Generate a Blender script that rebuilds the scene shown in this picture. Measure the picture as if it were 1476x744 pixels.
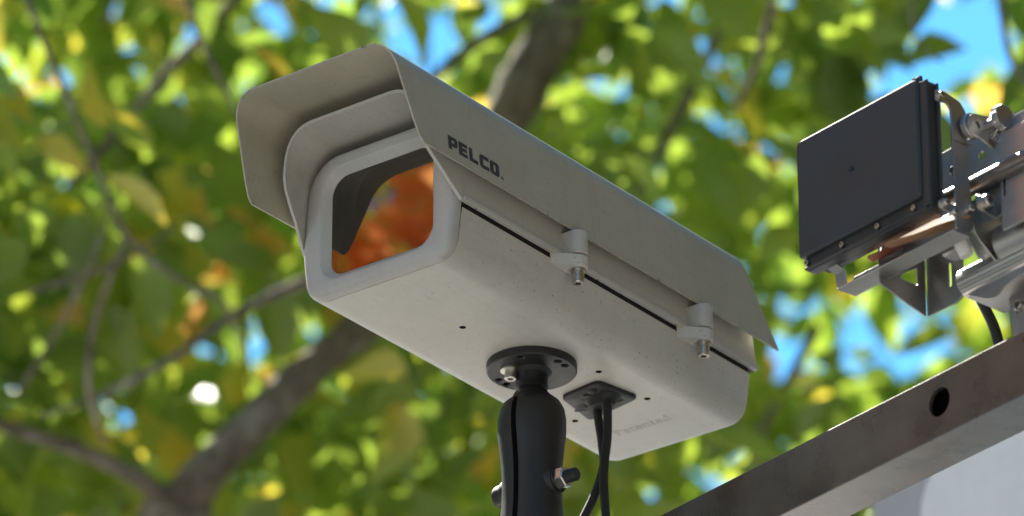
import bpy, bmesh, math, random
import numpy as np
from mathutils import Vector, Matrix, geometry

# ------------------------------------------------------------------ clear
for o in list(bpy.data.objects):
    bpy.data.objects.remove(o)
scene = bpy.context.scene
COL = scene.collection
R = math.radians
rng = random.Random(7)
nrg = np.random.default_rng(11)

# ------------------------------------------------------------------ camera
cam_d = bpy.data.cameras.new('camera')
cam = bpy.data.objects.new('camera', cam_d)
COL.objects.link(cam)
CAM = Vector((0, 0, 1.55))
PITCH = R(26.4)
cam.location = CAM
cam.rotation_euler = (R(90) + PITCH, 0, 0)
cam_d.sensor_width = 36
cam_d.lens = 36 * 7900 / 1476
cam_d.clip_start = 0.05
cam_d.clip_end = 3000
cam_d.dof.use_dof = True
cam_d.dof.focus_distance = 5.36
cam_d.dof.aperture_fstop = 5.4
scene.camera = cam

# ------------------------------------------------------------------ sky, sun, exposure
SUN_AZ, SUN_EL = R(-34), R(52)
world = bpy.data.worlds.new('World')
scene.world = world
world.use_nodes = True
wn = world.node_tree
bg = wn.nodes['Background']
sky = wn.nodes.new('ShaderNodeTexSky')
sky.sky_type = 'NISHITA'
sky.sun_disc = False
sky.sun_elevation = SUN_EL
sky.sun_rotation = SUN_AZ
sky.air_density = 1.0
sky.altitude = 1200
sky.dust_density = 0.1
sky.ozone_density = 3.0
hs_ = wn.nodes.new('ShaderNodeHueSaturation')
hs_.inputs['Saturation'].default_value = 1.24
hs_.inputs['Hue'].default_value = 0.485
wn.links.new(sky.outputs[0], hs_.inputs['Color'])
wn.links.new(hs_.outputs[0], bg.inputs[0])
bg.inputs[1].default_value = 0.11
sd = bpy.data.lights.new('sun', 'SUN')
sd.energy = 5.0
sd.angle = R(0.53)
sd.color = (1.0, 0.94, 0.84)
sun = bpy.data.objects.new('sun', sd)
COL.objects.link(sun)
SUNV = Vector((math.sin(SUN_AZ) * math.cos(SUN_EL), math.cos(SUN_AZ) * math.cos(SUN_EL), math.sin(SUN_EL)))
sun.rotation_euler = (-SUNV).to_track_quat('-Z', 'Y').to_euler()
sun.location = SUNV * 30
vs = scene.view_settings
vs.view_transform = 'Standard'
vs.look = 'None'
vs.gamma = 1
vs.use_curve_mapping = False
vs.exposure = 1.6
scene.render.engine = 'CYCLES'
cy = scene.cycles
cy.max_bounces = 12
cy.diffuse_bounces = 5
cy.glossy_bounces = 5
cy.transmission_bounces = 8
cy.transparent_max_bounces = 12
cy.sample_clamp_indirect = 8
cy.use_denoising = True

# ------------------------------------------------------------------ materials
MATS = {}


class NT:
    """small helper round a material's node tree"""
    def __init__(self, name):
        self.m = bpy.data.materials.new(name)
        self.m.use_nodes = True
        self.t = self.m.node_tree
        self.b = self.t.nodes['Principled BSDF']
        self.out = self.t.nodes['Material Output']
        MATS[name] = self.m

    def n(self, typ, **kw):
        nd = self.t.nodes.new(typ)
        for k, v in kw.items():
            if isinstance(v, (int, float, tuple, str)) and k in nd.bl_rna.properties.keys():
                setattr(nd, k, v)
        return nd

    def l(self, a, b):
        self.t.links.new(a, b)

    def set(self, **kw):
        for k, v in kw.items():
            k = k.replace('_', ' ').title() if k not in ('IOR',) else k
            self.b.inputs[k].default_value = v

    def coord(self, scale=1.0, kind='Object', vec=None):
        tc = self.n('ShaderNodeTexCoord')
        mp = self.n('ShaderNodeMapping')
        mp.inputs['Scale'].default_value = vec if vec else (scale,) * 3
        self.l(tc.outputs[kind], mp.inputs[0])
        return mp.outputs[0]

    def noise(self, co, scale, detail=4, rough=0.55):
        nd = self.n('ShaderNodeTexNoise')
        nd.inputs['Scale'].default_value = scale
        nd.inputs['Detail'].default_value = detail
        nd.inputs['Roughness'].default_value = rough
        if co is not None:
            self.l(co, nd.inputs['Vector'])
        return nd.outputs[0]

    def ramp(self, fac, stops, interp='LINEAR'):
        nd = self.n('ShaderNodeValToRGB')
        cr = nd.color_ramp
        cr.interpolation = interp
        while len(cr.elements) < len(stops):
            cr.elements.new(0.5)
        for e, (p, c) in zip(cr.elements, stops):
            e.position = p
            e.color = c if len(c) == 4 else (*c, 1)
        self.l(fac, nd.inputs[0])
        return nd.outputs[0]

    def mix(self, fac, a, b, mode='MIX'):
        nd = self.n('ShaderNodeMix')
        nd.data_type = 'RGBA'
        nd.blend_type = mode
        for s, v in ((0, fac), (6, a), (7, b)):
            if hasattr(v, 'is_linked') or hasattr(v, 'links'):
                self.l(v, nd.inputs[s])
            else:
                nd.inputs[s].default_value = v if s == 0 else ((*v, 1) if len(v) == 3 else v)
        return nd.outputs[2]

    def math(self, op, a, b=0.5):
        nd = self.n('ShaderNodeMath')
        nd.operation = op
        for s, v in ((0, a), (1, b)):
            if hasattr(v, 'links'):
                self.l(v, nd.inputs[s])
            else:
                nd.inputs[s].default_value = v
        return nd.outputs[0]

    def bump(self, h, strength=0.2, dist=0.001):
        nd = self.n('ShaderNodeBump')
        nd.inputs['Strength'].default_value = strength
        nd.inputs['Distance'].default_value = dist
        self.l(h, nd.inputs['Height'])
        self.l(nd.outputs[0], self.b.inputs['Normal'])


def W3(v):
    return (v, v, v)


def paint(name, col, rough=0.45, specks=0.0, grime=0.25, edge=False):
    k = NT(name)
    co = k.coord()
    big = k.noise(co, 14, 5, 0.6)
    c0 = k.mix(k.ramp(big, [(0.35, W3(0)), (0.75, W3(1))]), tuple(x * (1 - grime * 0.55) for x in col), col)
    st = k.noise(k.coord(vec=(6, 60, 60)), 3, 4)
    c0 = k.mix(k.ramp(st, [(0.5, W3(0)), (0.75, W3(grime * 0.9))]), c0, tuple(x * 0.62 for x in col))
    dr = k.noise(k.coord(vec=(75, 75, 5)), 1.0, 5, 0.65)
    c0 = k.mix(k.ramp(dr, [(0.52, W3(0)), (0.72, W3(grime * 1.1))]), c0, tuple(x * y for x, y in zip(col, (0.60, 0.57, 0.50))))
    if specks:
        sp = k.noise(co, 330, 2, 0.5)
        dens = k.noise(co, 22, 3)
        th = k.math('ADD', sp, k.math('MULTIPLY', dens, 0.22))
        m = k.ramp(th, [(0.805, W3(0)), (0.85, W3(specks))])
        c0 = k.mix(m, c0, (0.06, 0.05, 0.04))
        sp2 = k.noise(co, 120, 3, 0.6)
        m2 = k.ramp(k.math('ADD', sp2, k.math('MULTIPLY', dens, 0.25)), [(0.84, W3(0)), (0.9, W3(specks * 0.8))])
        c0 = k.mix(m2, c0, (0.12, 0.10, 0.08))
    if edge:
        # chipped paint and grime along the sheet's rims (attribute written on the mesh)
        at = k.n('ShaderNodeAttribute')
        at.attribute_name = 'rim'
        ch = k.noise(co, 90, 4, 0.65)
        ch2 = k.noise(co, 14, 2)
        m3 = k.math('MULTIPLY', at.outputs['Fac'], k.ramp(k.math('ADD', ch, k.math('MULTIPLY', ch2, 0.5)), [(0.90, W3(0)), (0.96, W3(0.9))]))
        c0 = k.mix(m3, c0, (0.07, 0.055, 0.045))
    k.l(c0, k.b.inputs['Base Color'])
    fine = k.noise(co, 900, 2)
    k.l(k.ramp(big, [(0.2, W3(rough - 0.06)), (0.8, W3(rough + 0.1))]), k.b.inputs['Roughness'])
    k.bump(fine, 0.12, 0.0004)
    k.b.inputs['Specular IOR Level'].default_value = 0.4
    return k.m


paint('housing_paint', (0.57, 0.55, 0.49), 0.42, 0.7, 0.2)
paint('shield_paint', (0.455, 0.425, 0.325), 0.55, 0.35, 0.22, True)
paint('lid_paint', (0.53, 0.51, 0.455), 0.45, 0.35, 0.22, True)
paint('bezel_paint', (0.47, 0.457, 0.43), 0.4, 0.3, 0.15)
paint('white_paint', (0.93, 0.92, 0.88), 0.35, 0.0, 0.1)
paint('case_grey', (0.5, 0.485, 0.48), 0.4, 0.0, 0.15)


def simple(name, col, rough, metal=0.0, var=0.2, scale=40, bump=0.05, spec=0.5):
    k = NT(name)
    co = k.coord()
    nz = k.noise(co, scale, 5, 0.6)
    c = k.mix(nz, tuple(x * (1 - var) for x in col), tuple(min(1, x * (1 + var)) for x in col))
    k.l(c, k.b.inputs['Base Color'])
    k.l(k.ramp(nz, [(0.25, W3(max(0.02, rough * 0.8))), (0.75, W3(min(1, rough * 1.25)))]), k.b.inputs['Roughness'])
    k.b.inputs['Metallic'].default_value = metal
    k.b.inputs['Specular IOR Level'].default_value = spec
    k.bump(k.noise(co, scale * 12, 2), bump, 0.0005)
    return k.m


simple('black_coat', (0.013, 0.013, 0.014), 0.5, 0, 0.15, 30, 0.15)
simple('black_plastic', (0.033, 0.035, 0.038), 0.42, 0, 0.2, 25, 0.03, 0.4)
simple('rubber', (0.014, 0.014, 0.015), 0.6, 0, 0.2, 50, 0.1)
simple('dark_void', (0.004, 0.004, 0.004), 0.9, 0, 0.1, 10, 0)
simple('gasket', (0.012, 0.011, 0.010), 0.8, 0, 0.2, 60, 0.1)
simple('screw_steel', (0.55, 0.52, 0.48), 0.28, 1.0, 0.15, 200, 0.1)
simple('screw_zinc', (0.62, 0.60, 0.55), 0.35, 1.0, 0.2, 300, 0.2)
simple('print_ink', (0.035, 0.035, 0.04), 0.55, 0, 0.2, 200, 0.1)
simple('lens_barrel', (0.01, 0.01, 0.011), 0.4, 0, 0.1, 40, 0)
simple('white_sleeve', (0.7, 0.7, 0.68), 0.5, 0, 0.1, 80, 0)

# brushed stainless steel
k = NT('stainless')
co = k.coord(vec=(4, 4, 300))
br = k.noise(co, 3, 4, 0.7)
lg = k.noise(k.coord(), 18, 3)
k.l(k.mix(lg, (0.33, 0.325, 0.32), (0.46, 0.45, 0.44)), k.b.inputs['Base Color'])
k.l(k.ramp(br, [(0.2, W3(0.34)), (0.8, W3(0.52))]), k.b.inputs['Roughness'])
k.b.inputs['Metallic'].default_value = 1
k.bump(br, 0.06, 0.0003)

# dark mill-finish steel of the beam, stained brown in patches
k = NT('beam_steel')
co = k.coord()
n1 = k.noise(co, 9, 5, 0.6)
n2 = k.noise(co, 22, 4, 0.5)
n3 = k.noise(co, 260, 3, 0.6)
c = k.mix(k.ramp(n2, [(0.25, W3(0)), (0.8, W3(1))]), (0.165, 0.158, 0.152), (0.24, 0.23, 0.22))
c = k.mix(k.ramp(n1, [(0.48, W3(0)), (0.70, W3(0.6))]), c, (0.19, 0.13, 0.095))
c = k.mix(k.ramp(n3, [(0.62, W3(0)), (0.72, W3(0.35))]), c, (0.36, 0.30, 0.23))
spk = k.noise(co, 150, 2)
c = k.mix(k.ramp(spk, [(0.74, W3(0)), (0.77, W3(0.8))]), c, (0.03, 0.028, 0.025))
k.l(c, k.b.inputs['Base Color'])
k.l(k.ramp(n2, [(0.25, W3(0.24)), (0.8, W3(0.34))]), k.b.inputs['Roughness'])
k.b.inputs['Metallic'].default_value = 0.78
k.bump(n3, 0.15, 0.0004)

# coated window glass: sees through darkly, mirrors strongly
k = NT('window_glass')
k.t.nodes.remove(k.b)
tr = k.n('ShaderNodeBsdfTransparent')
tr.inputs[0].default_value = (0.25, 0.25, 0.25, 1)
gl = k.n('ShaderNodeBsdfGlossy')
gl.inputs['Roughness'].default_value = 0.015
gl.inputs['Color'].default_value = (1, 0.97, 0.93, 1)
fr = k.n('ShaderNodeFresnel')
fr.inputs['IOR'].default_value = 2.3
ms = k.n('ShaderNodeMixShader')
sm = k.noise(k.coord(), 30, 4)
k.l(k.math('MULTIPLY', fr.outputs[0], k.ramp(sm, [(0.3, W3(0.9)), (0.7, W3(1.0))])), ms.inputs[0])
k.l(tr.outputs[0], ms.inputs[1])
k.l(gl.outputs[0], ms.inputs[2])
k.l(ms.outputs[0], k.out.inputs[0])

k = NT('lens_glass')
k.set(base_color=(0.01, 0.01, 0.015, 1), roughness=0.05)
k.b.inputs['Coat Weight'].default_value = 1


def leaf_mat(name, stops, gain=1.0, clump=None):
    k = NT(name)
    k.t.nodes.remove(k.b)
    ge = k.n('ShaderNodeNewGeometry')
    oi = k.n('ShaderNodeObjectInfo')
    v = k.math('FRACT', k.math('ADD', ge.outputs['Random Per Island'], oi.outputs['Random']), 0)
    if clump:
        tc = k.n('ShaderNodeNewGeometry')
        cl = k.noise(tc.outputs['Position'], clump, 2)
        v = k.math('ADD', k.math('MULTIPLY', v, 0.62), k.math('MULTIPLY', k.ramp(cl, [(0.36, W3(0)), (0.64, W3(1))]), 0.38))
    col = k.ramp(v, stops)
    # paler midrib / mottling
    mo = k.noise(k.coord(), 60, 3)
    col = k.mix(k.ramp(mo, [(0.4, W3(0)), (0.8, W3(0.35))]), col, (0.16, 0.13, 0.03))
    df = k.n('ShaderNodeBsdfDiffuse')
    k.l(k.mix(1.0, col, W3(0.95 * gain), 'MULTIPLY'), df.inputs[0])
    tl = k.n('ShaderNodeBsdfTranslucent')
    k.l(k.mix(1.0, col, (1.85 * gain, 1.85 * gain, 1.6 * gain), 'MULTIPLY'), tl.inputs[0])
    gs = k.n('ShaderNodeBsdfGlossy')
    gs.inputs['Roughness'].default_value = 0.42
    m1 = k.n('ShaderNodeMixShader')
    m1.inputs[0].default_value = 0.55
    k.l(df.outputs[0], m1.inputs[1])
    k.l(tl.outputs[0], m1.inputs[2])
    m2 = k.n('ShaderNodeMixShader')
    m2.inputs[0].default_value = 0.07
    k.l(m1.outputs[0], m2.inputs[1])
    k.l(gs.outputs[0], m2.inputs[2])
    k.l(m2.outputs[0], k.out.inputs[0])
    return k.m


leaf_mat('leaf_green', [(0.0, (0.10, 0.165, 0.028)), (0.32, (0.145, 0.225, 0.033)), (0.60, (0.215, 0.295, 0.038)),
                        (0.76, (0.31, 0.35, 0.042)), (0.86, (0.52, 0.40, 0.05)), (0.93, (0.48, 0.25, 0.065)), (1.0, (0.20, 0.09, 0.04))], 1.17, 1.3)
leaf_mat('leaf_olive', [(0.0, (0.085, 0.085, 0.028)), (0.4, (0.15, 0.125, 0.04)), (0.7, (0.22, 0.14, 0.05)), (1.0, (0.13, 0.07, 0.03))], 0.9, 1.0)  # olive tone tints the light that the added trees throw on the housing
leaf_mat('leaf_autumn', [(0.0, (0.10, 0.18, 0.03)), (0.30, (0.26, 0.33, 0.05)), (0.42, (0.52, 0.36, 0.10)),
                         (0.58, (0.60, 0.27, 0.12)), (0.78, (0.50, 0.17, 0.08)), (1.0, (0.10, 0.04, 0.02))], 1.6, 7.0)

k = NT('bark')
co = k.coord()
b1 = k.noise(k.coord(vec=(1, 1, 0.35)), 38, 6, 0.7)
b2 = k.noise(co, 16, 5)
c = k.mix(k.ramp(b1, [(0.3, W3(0)), (0.7, W3(1))]), (0.085, 0.065, 0.048), (0.29, 0.245, 0.19))
c = k.mix(k.ramp(b2, [(0.52, W3(0)), (0.62, W3(0.8))]), c, (0.36, 0.33, 0.28))
k.l(c, k.b.inputs['Base Color'])
k.b.inputs['Roughness'].default_value = 0.9
k.bump(b1, 0.8, 0.01)

k = NT('dry_leaf')
co = k.coord()
d1 = k.noise(co, 60, 5)
k.l(k.mix(d1, (0.24, 0.11, 0.045), (0.40, 0.22, 0.10)), k.b.inputs['Base Color'])
k.b.inputs['Roughness'].default_value = 0.7
k = NT('red_leaf')
d1 = k.noise(k.coord(), 60, 5)
k.l(k.mix(d1, (0.12, 0.02, 0.012), (0.25, 0.05, 0.02)), k.b.inputs['Base Color'])
k.b.inputs['Roughness'].default_value = 0.6

k = NT('paving')
co = k.coord()
g1 = k.noise(co, 1.2, 6, 0.6)
g2 = k.noise(co, 60, 4, 0.7)
c = k.mix(g1, (0.32, 0.30, 0.27), (0.42, 0.395, 0.36))
c = k.mix(k.ramp(g2, [(0.4, W3(0)), (0.7, W3(0.4))]), c, (0.24, 0.225, 0.2))
k.l(c, k.b.inputs['Base Color'])
k.b.inputs['Roughness'].default_value = 0.9
k.bump(g2, 0.5, 0.004)


# ------------------------------------------------------------------ building helpers
def thing(name, label, cat, loc=(0, 0, 0), rotz=0.0, group=None):
    o = bpy.data.objects.new(name, None)
    o.empty_display_size = 0.05
    COL.objects.link(o)
    o.location = loc
    o.rotation_euler = (0, 0, rotz)
    o['label'] = label
    o['category'] = cat
    if group:
        o['group'] = group
    return o


def mesh_obj(name, verts, faces, mat, parent=None, smooth=40, off=None, mats=None, fm=None):
    me = bpy.data.meshes.new(name)
    if off is not None:
        verts = [(v[0] - off[0], v[1] - off[1], v[2] - off[2]) for v in verts]
    me.from_pydata([tuple(v) for v in verts], [], faces)
    for mm in (mats or [mat]):
        me.materials.append(MATS[mm])
    if fm:
        me.polygons.foreach_set('material_index', fm)
    bm = bmesh.new()
    bm.from_mesh(me)
    bmesh.ops.remove_doubles(bm, verts=bm.verts, dist=1e-6)
    bmesh.ops.recalc_face_normals(bm, faces=bm.faces)
    bm.to_mesh(me)
    bm.free()
    if smooth:
        me.polygons.foreach_set('use_smooth', [True] * len(me.polygons))
        me.set_sharp_from_angle(angle=R(smooth))
    o = bpy.data.objects.new(name, me)
    COL.objects.link(o)
    if parent:
        o.parent = parent
    return o


class MB:
    """collects solids that make up ONE part"""
    def __init__(self):
        self.v, self.f = [], []

    def add(self, vs, fs, M=None):
        b = len(self.v)
        for p in vs:
            p = Vector(p)
            self.v.append(M @ p if M is not None else p)
        self.f += [tuple(b + i for i in f) for f in fs]
        return self

    def obj(self, name, mat, parent=None, smooth=40, off=None):
        return mesh_obj(name, self.v, self.f, mat, parent, smooth, off)


def inset(poly, d):
    n = len(poly)
    out = []
    area = sum(poly[i][0] * poly[(i + 1) % n][1] - poly[(i + 1) % n][0] * poly[i][1] for i in range(n))
    s = 1 if area > 0 else -1
    for i in range(n):
        p0, p1, p2 = Vector(poly[i - 1]), Vector(poly[i]), Vector(poly[(i + 1) % n])
        e1, e2 = (p1 - p0).normalized(), (p2 - p1).normalized()
        n1, n2 = Vector((-e1.y, e1.x)) * s, Vector((-e2.y, e2.x)) * s
        m = n1 + n2
        k_ = m.length_squared
        m = m * (2 / k_) if k_ > 0.2 else n1
        out.append(p1 + m * d)
    return out


def plate(outer, holes=(), t=0.002, ch=0.0, both=False):
    """solid plate in xy, z 0..t; chamfer ch at z=t (and at 0)"""
    vs, fs = [], []
    outer = [Vector(p) for p in outer]
    loops = [outer] + [[Vector(p) for p in h] for h in holes]
    tess = geometry.tessellate_polygon([[p.to_3d() for p in lp] for lp in loops])

    def ring(lps, z):
        b = len(vs)
        for lp in lps:
            for p in lp:
                vs.append((p.x, p.y, z))
        return b
    inn = [inset(outer, ch)] + [inset(h, -ch) for h in loops[1:]] if ch else loops
    if ch and both:
        rings = [ring(inn, 0), ring(loops, ch), ring(loops, t - ch), ring(inn, t)]
    elif ch:
        rings = [ring(loops, 0), ring(loops, t - ch), ring(inn, t)]
    else:
        rings = [ring(loops, 0), ring(loops, t)]
    for tri in tess:
        fs.append(tuple(rings[0] + i for i in tri[::-1]))
        fs.append(tuple(rings[-1] + i for i in tri))
    for a, b in zip(rings, rings[1:]):
        o = 0
        for lp in loops:
            n = len(lp)
            for i in range(n):
                j = (i + 1) % n
                fs.append((a + o + i, a + o + j, b + o + j, b + o + i))
            o += n
    return vs, fs


def rrect(x0, x1, y0, y1, r, n=5):
    rs = r if isinstance(r, (list, tuple)) else [r] * 4   # bl, br, tr, tl
    out = []
    for (cx, cy_, a0, rr) in ((x0 + rs[0], y0 + rs[0], 180, rs[0]), (x1 - rs[1], y0 + rs[1], 270, rs[1]),
                              (x1 - rs[2], y1 - rs[2], 0, rs[2]), (x0 + rs[3], y1 - rs[3], 90, rs[3])):
        for i in range(n + 1):
            a = R(a0 + 90 * i / n)
            out.append((cx + rr * math.cos(a), cy_ + rr * math.sin(a)))
    return out


def circ(x, y, r, n=16, ph=0.0):
    return [(x + r * math.cos(ph + 2 * math.pi * i / n), y + r * math.sin(ph + 2 * math.pi * i / n)) for i in range(n)]


def basis(o, x, y, z):
    m = Matrix.Identity(4)
    for i, c_ in enumerate((x, y, z, o)):
        for j in range(3):
            m[j][i] = c_[j]
    return m


def axis_frame(o, z):
    z = Vector(z).normalized()
    x = z.orthogonal().normalized()
    return basis(o, x, z.cross(x), z)


def lathe(prof, n=24, close=True):
    """prof: list of (r, z) ; capped where r==0"""
    vs, fs = [], []
    idx = []
    for (r, z) in prof:
        if r < 1e-7:
            idx.append([len(vs)])
            vs.append((0, 0, z))
        else:
            idx.append(list(range(len(vs), len(vs) + n)))
            for i in range(n):
                a = 2 * math.pi * i / n
                vs.append((r * math.cos(a), r * math.sin(a), z))
    for A, B in zip(idx, idx[1:]):
        for i in range(n):
            j = (i + 1) % n
            if len(A) == 1 and len(B) == 1:
                continue
            if len(A) == 1:
                fs.append((A[0], B[j], B[i]))
            elif len(B) == 1:
                fs.append((A[i], A[j], B[0]))
            else:
                fs.append((A[i], A[j], B[j], B[i]))
    return vs, fs


def box(x0, x1, y0, y1, z0, z1, ch=0.0):
    return plate(rrect(x0, x1, y0, y1, ch, 1) if ch else [(x0, y0), (x1, y0), (x1, y1), (x0, y1)], (), z1 - z0, ch, True) if ch else \
        plate([(x0, y0), (x1, y0), (x1, y1), (x0, y1)], (), z1 - z0)


def boxm(x0, x1, y0, y1, z0, z1, ch=0.0):
    vs, fs = box(x0, x1, y0, y1, z0, z1, ch)
    return [(v[0], v[1], v[2] + z0) for v in vs], fs


def crom(pts, n=6):
    P = [np.array(p, float) for p in pts]
    P = [2 * P[0] - P[1]] + P + [2 * P[-1] - P[-2]]
    out = []
    for i in range(1, len(P) - 2):
        p0, p1, p2, p3 = P[i - 1:i + 3]
        for s in range(n):
            t = s / n
            out.append(0.5 * ((2 * p1) + (-p0 + p2) * t + (2 * p0 - 5 * p1 + 4 * p2 - p3) * t * t + (-p0 + 3 * p1 - 3 * p2 + p3) * t ** 3))
    out.append(P[-2])
    return out


def tube(pts, radii, n=10, sub=6, wob=0.0, seed=0):
    """capped tube through pts (catmull-rom), radii interpolated"""
    rr_ = random.Random(seed)
    Q = crom([tuple(p) + (r,) for p, r in zip(pts, radii)], sub)
    vs, fs = [], []
    up_ = Vector((0.13, 0.31, 0.94))
    for i, q in enumerate(Q):
        p = Vector(q[:3])
        a = Vector(Q[max(0, i - 1)][:3])
        b = Vector(Q[min(len(Q) - 1, i + 1)][:3])
        t = (b - a).normalized()
        x = t.cross(up_)
        x = x.normalized() if x.length > 1e-3 else t.orthogonal().normalized()
        y = t.cross(x)
        r0 = max(1e-4, q[3]) * (1 + wob * (rr_.random() - 0.5))
        for j in range(n):
            an = 2 * math.pi * j / n
            r = r0 * (1 + wob * 0.5 * (rr_.random() - 0.5))
            vs.append(p + x * (r * math.cos(an)) + y * (r * math.sin(an)))
    for i in range(len(Q) - 1):
        for j in range(n):
            k_ = (j + 1) % n
            fs.append((i * n + j, i * n + k_, (i + 1) * n + k_, (i + 1) * n + j))
    fs.append(tuple(range(n))[::-1])
    fs.append(tuple((len(Q) - 1) * n + j for j in range(n)))
    return vs, fs


# ------------------------------------------------------------------ ground
g = mesh_obj('ground', [(-1500, -1500, 0), (1500, -1500, 0), (1500, 1500, 0), (-1500, 1500, 0)], [(0, 1, 2, 3)], 'paving', smooth=0)
g['kind'] = 'structure'

# ------------------------------------------------------------------ security camera housing
# local frame: x = front to back along the housing, y = to its far side (-y faces right in the picture), z = up
TL = R(52.3)
HO = Vector((-0.18488, 4.80892, 3.89483)) + Vector((math.sin(TL), -math.cos(TL), 0)) * 0.067
H = thing('security_camera', 'beige metal security camera housing with sun shield and PELCO lettering, on a black ball mount', 'camera', HO, TL)


def sheet(prof, fa, fb, t, na=30, rim_w=0.006, name='sheet', mat='shield_paint', parent=None, cap_back=False, warp=None):
    """bent sheet: prof = open polyline (b, c) from right low edge over the top to left low edge;
    fa(c), fb(c) give front and back ends; t thickness inward"""
    n = len(prof)
    nor = []
    for i in range(n):
        p0, p2 = prof[max(0, i - 1)], prof[min(n - 1, i + 1)]
        e = Vector((p2[0] - p0[0], p2[1] - p0[1])).normalized()
        nor.append(Vector((-e.y, e.x)))      # inward for right->top->left order
    vs, rim = [], []
    ts = [0, 0.004, 0.012] + [0.012 + 0.976 * i / (na - 4) for i in range(1, na - 4)] + [0.988, 0.996, 1]
    na = len(ts)
    L0 = [0.0]
    for i in range(1, n):
        L0.append(L0[-1] + (Vector(prof[i]) - Vector(prof[i - 1])).length)
    for layer in (0, 1):
        for i, (b, c_) in enumerate(prof):
            p = Vector((b, c_)) + nor[i] * (t * layer)
            a0, a1 = fa(c_), fb(c_)
            for s in ts:
                a = a0 + (a1 - a0) * s
                vs.append((a, -(warp(a, p.x) if warp else p.x), p.y))
                d = min(a - a0, a1 - a, L0[i], L0[-1] - L0[i])
                rim.append(max(0.0, 1 - d / rim_w))
    fs = []

    def id_(l, i, j):
        return (l * n + i) * na + j
    for i in range(n - 1):
        for j in range(na - 1):
            fs.append((id_(0, i, j), id_(0, i, j + 1), id_(0, i + 1, j + 1), id_(0, i + 1, j)))
            fs.append((id_(1, i, j), id_(1, i + 1, j), id_(1, i + 1, j + 1), id_(1, i, j + 1)))
    for j in range(na - 1):
        for i in (0, n - 1):
            fs.append((id_(0, i, j), id_(1, i, j), id_(1, i, j + 1), id_(0, i, j + 1)))
    for i in range(n - 1):
        for j in (0, na - 1):
            fs.append((id_(0, i, j), id_(1, i, j), id_(1, i + 1, j), id_(0, i + 1, j)))
    if cap_back:
        fs.append(tuple(id_(0, i, na - 1) for i in range(n)))
    me = bpy.data.meshes.new(name)
    me.from_pydata(vs, [], fs)
    me.materials.append(MATS[mat])
    at = me.attributes.new('rim', 'FLOAT', 'POINT')
    at.data.foreach_set('value', rim)
    bm = bmesh.new()
    bm.from_mesh(me)
    bmesh.ops.recalc_face_normals(bm, faces=bm.faces)
    bm.to_mesh(me)
    bm.free()
    me.polygons.foreach_set('use_smooth', [True] * len(me.polygons))
    me.set_sharp_from_angle(angle=R(40))
    o = bpy.data.objects.new(name, me)
    COL.objects.link(o)
    o.parent = parent
    return o


def arch(low_w, low_c, up_w, top_c, r, nf=6, nc=8, ntop=8):
    """half profile mirrored: (low_w, low_c) -> drafted flank -> corner radius r -> flat top"""
    d = Vector((up_w - low_w, top_c - low_c)).normalized()
    corner = Vector((up_w, top_c))
    ang = math.acos(max(-1, min(1, (-d).dot(Vector((-1, 0))))))
    tl = r / math.tan(ang / 2)
    p_s = corner - d * tl
    p_e = corner + Vector((-1, 0)) * tl
    half = [Vector((low_w, low_c)).lerp(p_s, i / nf) for i in range(nf)]
    for i in range(nc + 1):                      # quadratic-ish arc
        t = i / nc
        half.append(p_s * (1 - t) ** 2 + corner * (2 * t * (1 - t)) * 0.8 + (p_s + p_e) * (t * (1 - t)) * 0.2 + p_e * t * t)
    for i in range(1, ntop):
        half.append(Vector((p_e.x * (1 - i / ntop), top_c)))
    pts = half + [Vector((0, top_c))] + [Vector((-p.x, p.y)) for p in reversed(half)]
    return [(p.x, p.y) for p in pts]


def lerp_tab(tab):
    xs = [p[0] for p in tab]
    ys = [p[1] for p in tab]
    return lambda x: float(np.interp(x, xs, ys))


# lower tub of the housing
prof = [(0.0970, 0.0522), (0.0958, 0.045), (0.0945, 0.035), (0.0928, 0.0225)]
for i in range(9):
    t = i / 8
    p = Vector((0.0928, 0.0225)) * (1 - t) ** 2 + Vector((0.0905, 0.0)) * 2 * t * (1 - t) + Vector((0.069, 0.0)) * t * t
    prof.append((p.x, p.y))
prof = prof[:4] + prof[5:]
full = prof + [(-x, z) for x, z in reversed(prof)]      # right top -> bottom -> left top
n = len(full)
vs, fs, fm = [], [], []
stations = [(0.0114, 0.0), (0.014, 0.0), (0.06, 0), (0.2, 0), (0.35, 0), (0.485, 0), (0.4915, -0.0015), (0.4945, -0.004), (0.4955, -0.0075)]
for (a, shr) in stations:
    for (b, c_) in full:
        k_ = 1 + shr / 0.095
        vs.append((a, -b * k_, c_ if c_ > 0.05 else c_ - shr * (1 - c_ / 0.06)))
ib = prof.index(min(prof, key=lambda p: (p[1], p[0])))
for s in range(len(stations) - 1):
    for i in range(n - 1):
        if i == len(prof) - 1 and s < 5:
            continue                            # flat bottom is made below, with its drilled holes
        fs.append((s * n + i, s * n + i + 1, (s + 1) * n + i + 1, (s + 1) * n + i))
fs.append(tuple((len(stations) - 1) * n + i for i in range(n)))
fm = [0] * len(fs)
bx0, bx1, byh = stations[0][0], stations[5][0], 0.069
holes = [(0.1377, 0.0013), (0.3021, -0.0432), (0.3838, -0.0435), (0.382, 0.0469), (0.3021, 0.0435), (0.09, 0.0)]
loops = [[(bx0, -byh), (0.014, -byh), (0.06, -byh), (0.2, -byh), (0.35, -byh), (bx1, -byh), (bx1, byh), (0.35, byh), (0.2, byh), (0.06, byh), (0.014, byh), (bx0, byh)]] + \
        [circ(x, y, 0.0034, 14) for x, y in holes[:5]]
tess = geometry.tessellate_polygon([[Vector((x, y, 0)) for x, y in lp] for lp in loops])
flat = [p for lp in loops for p in lp]
base = len(vs)
vs += [(x, y, 0.0) for x, y in flat]
for t_ in tess:
    fs.append(tuple(base + i for i in t_))
    fm.append(0)
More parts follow.
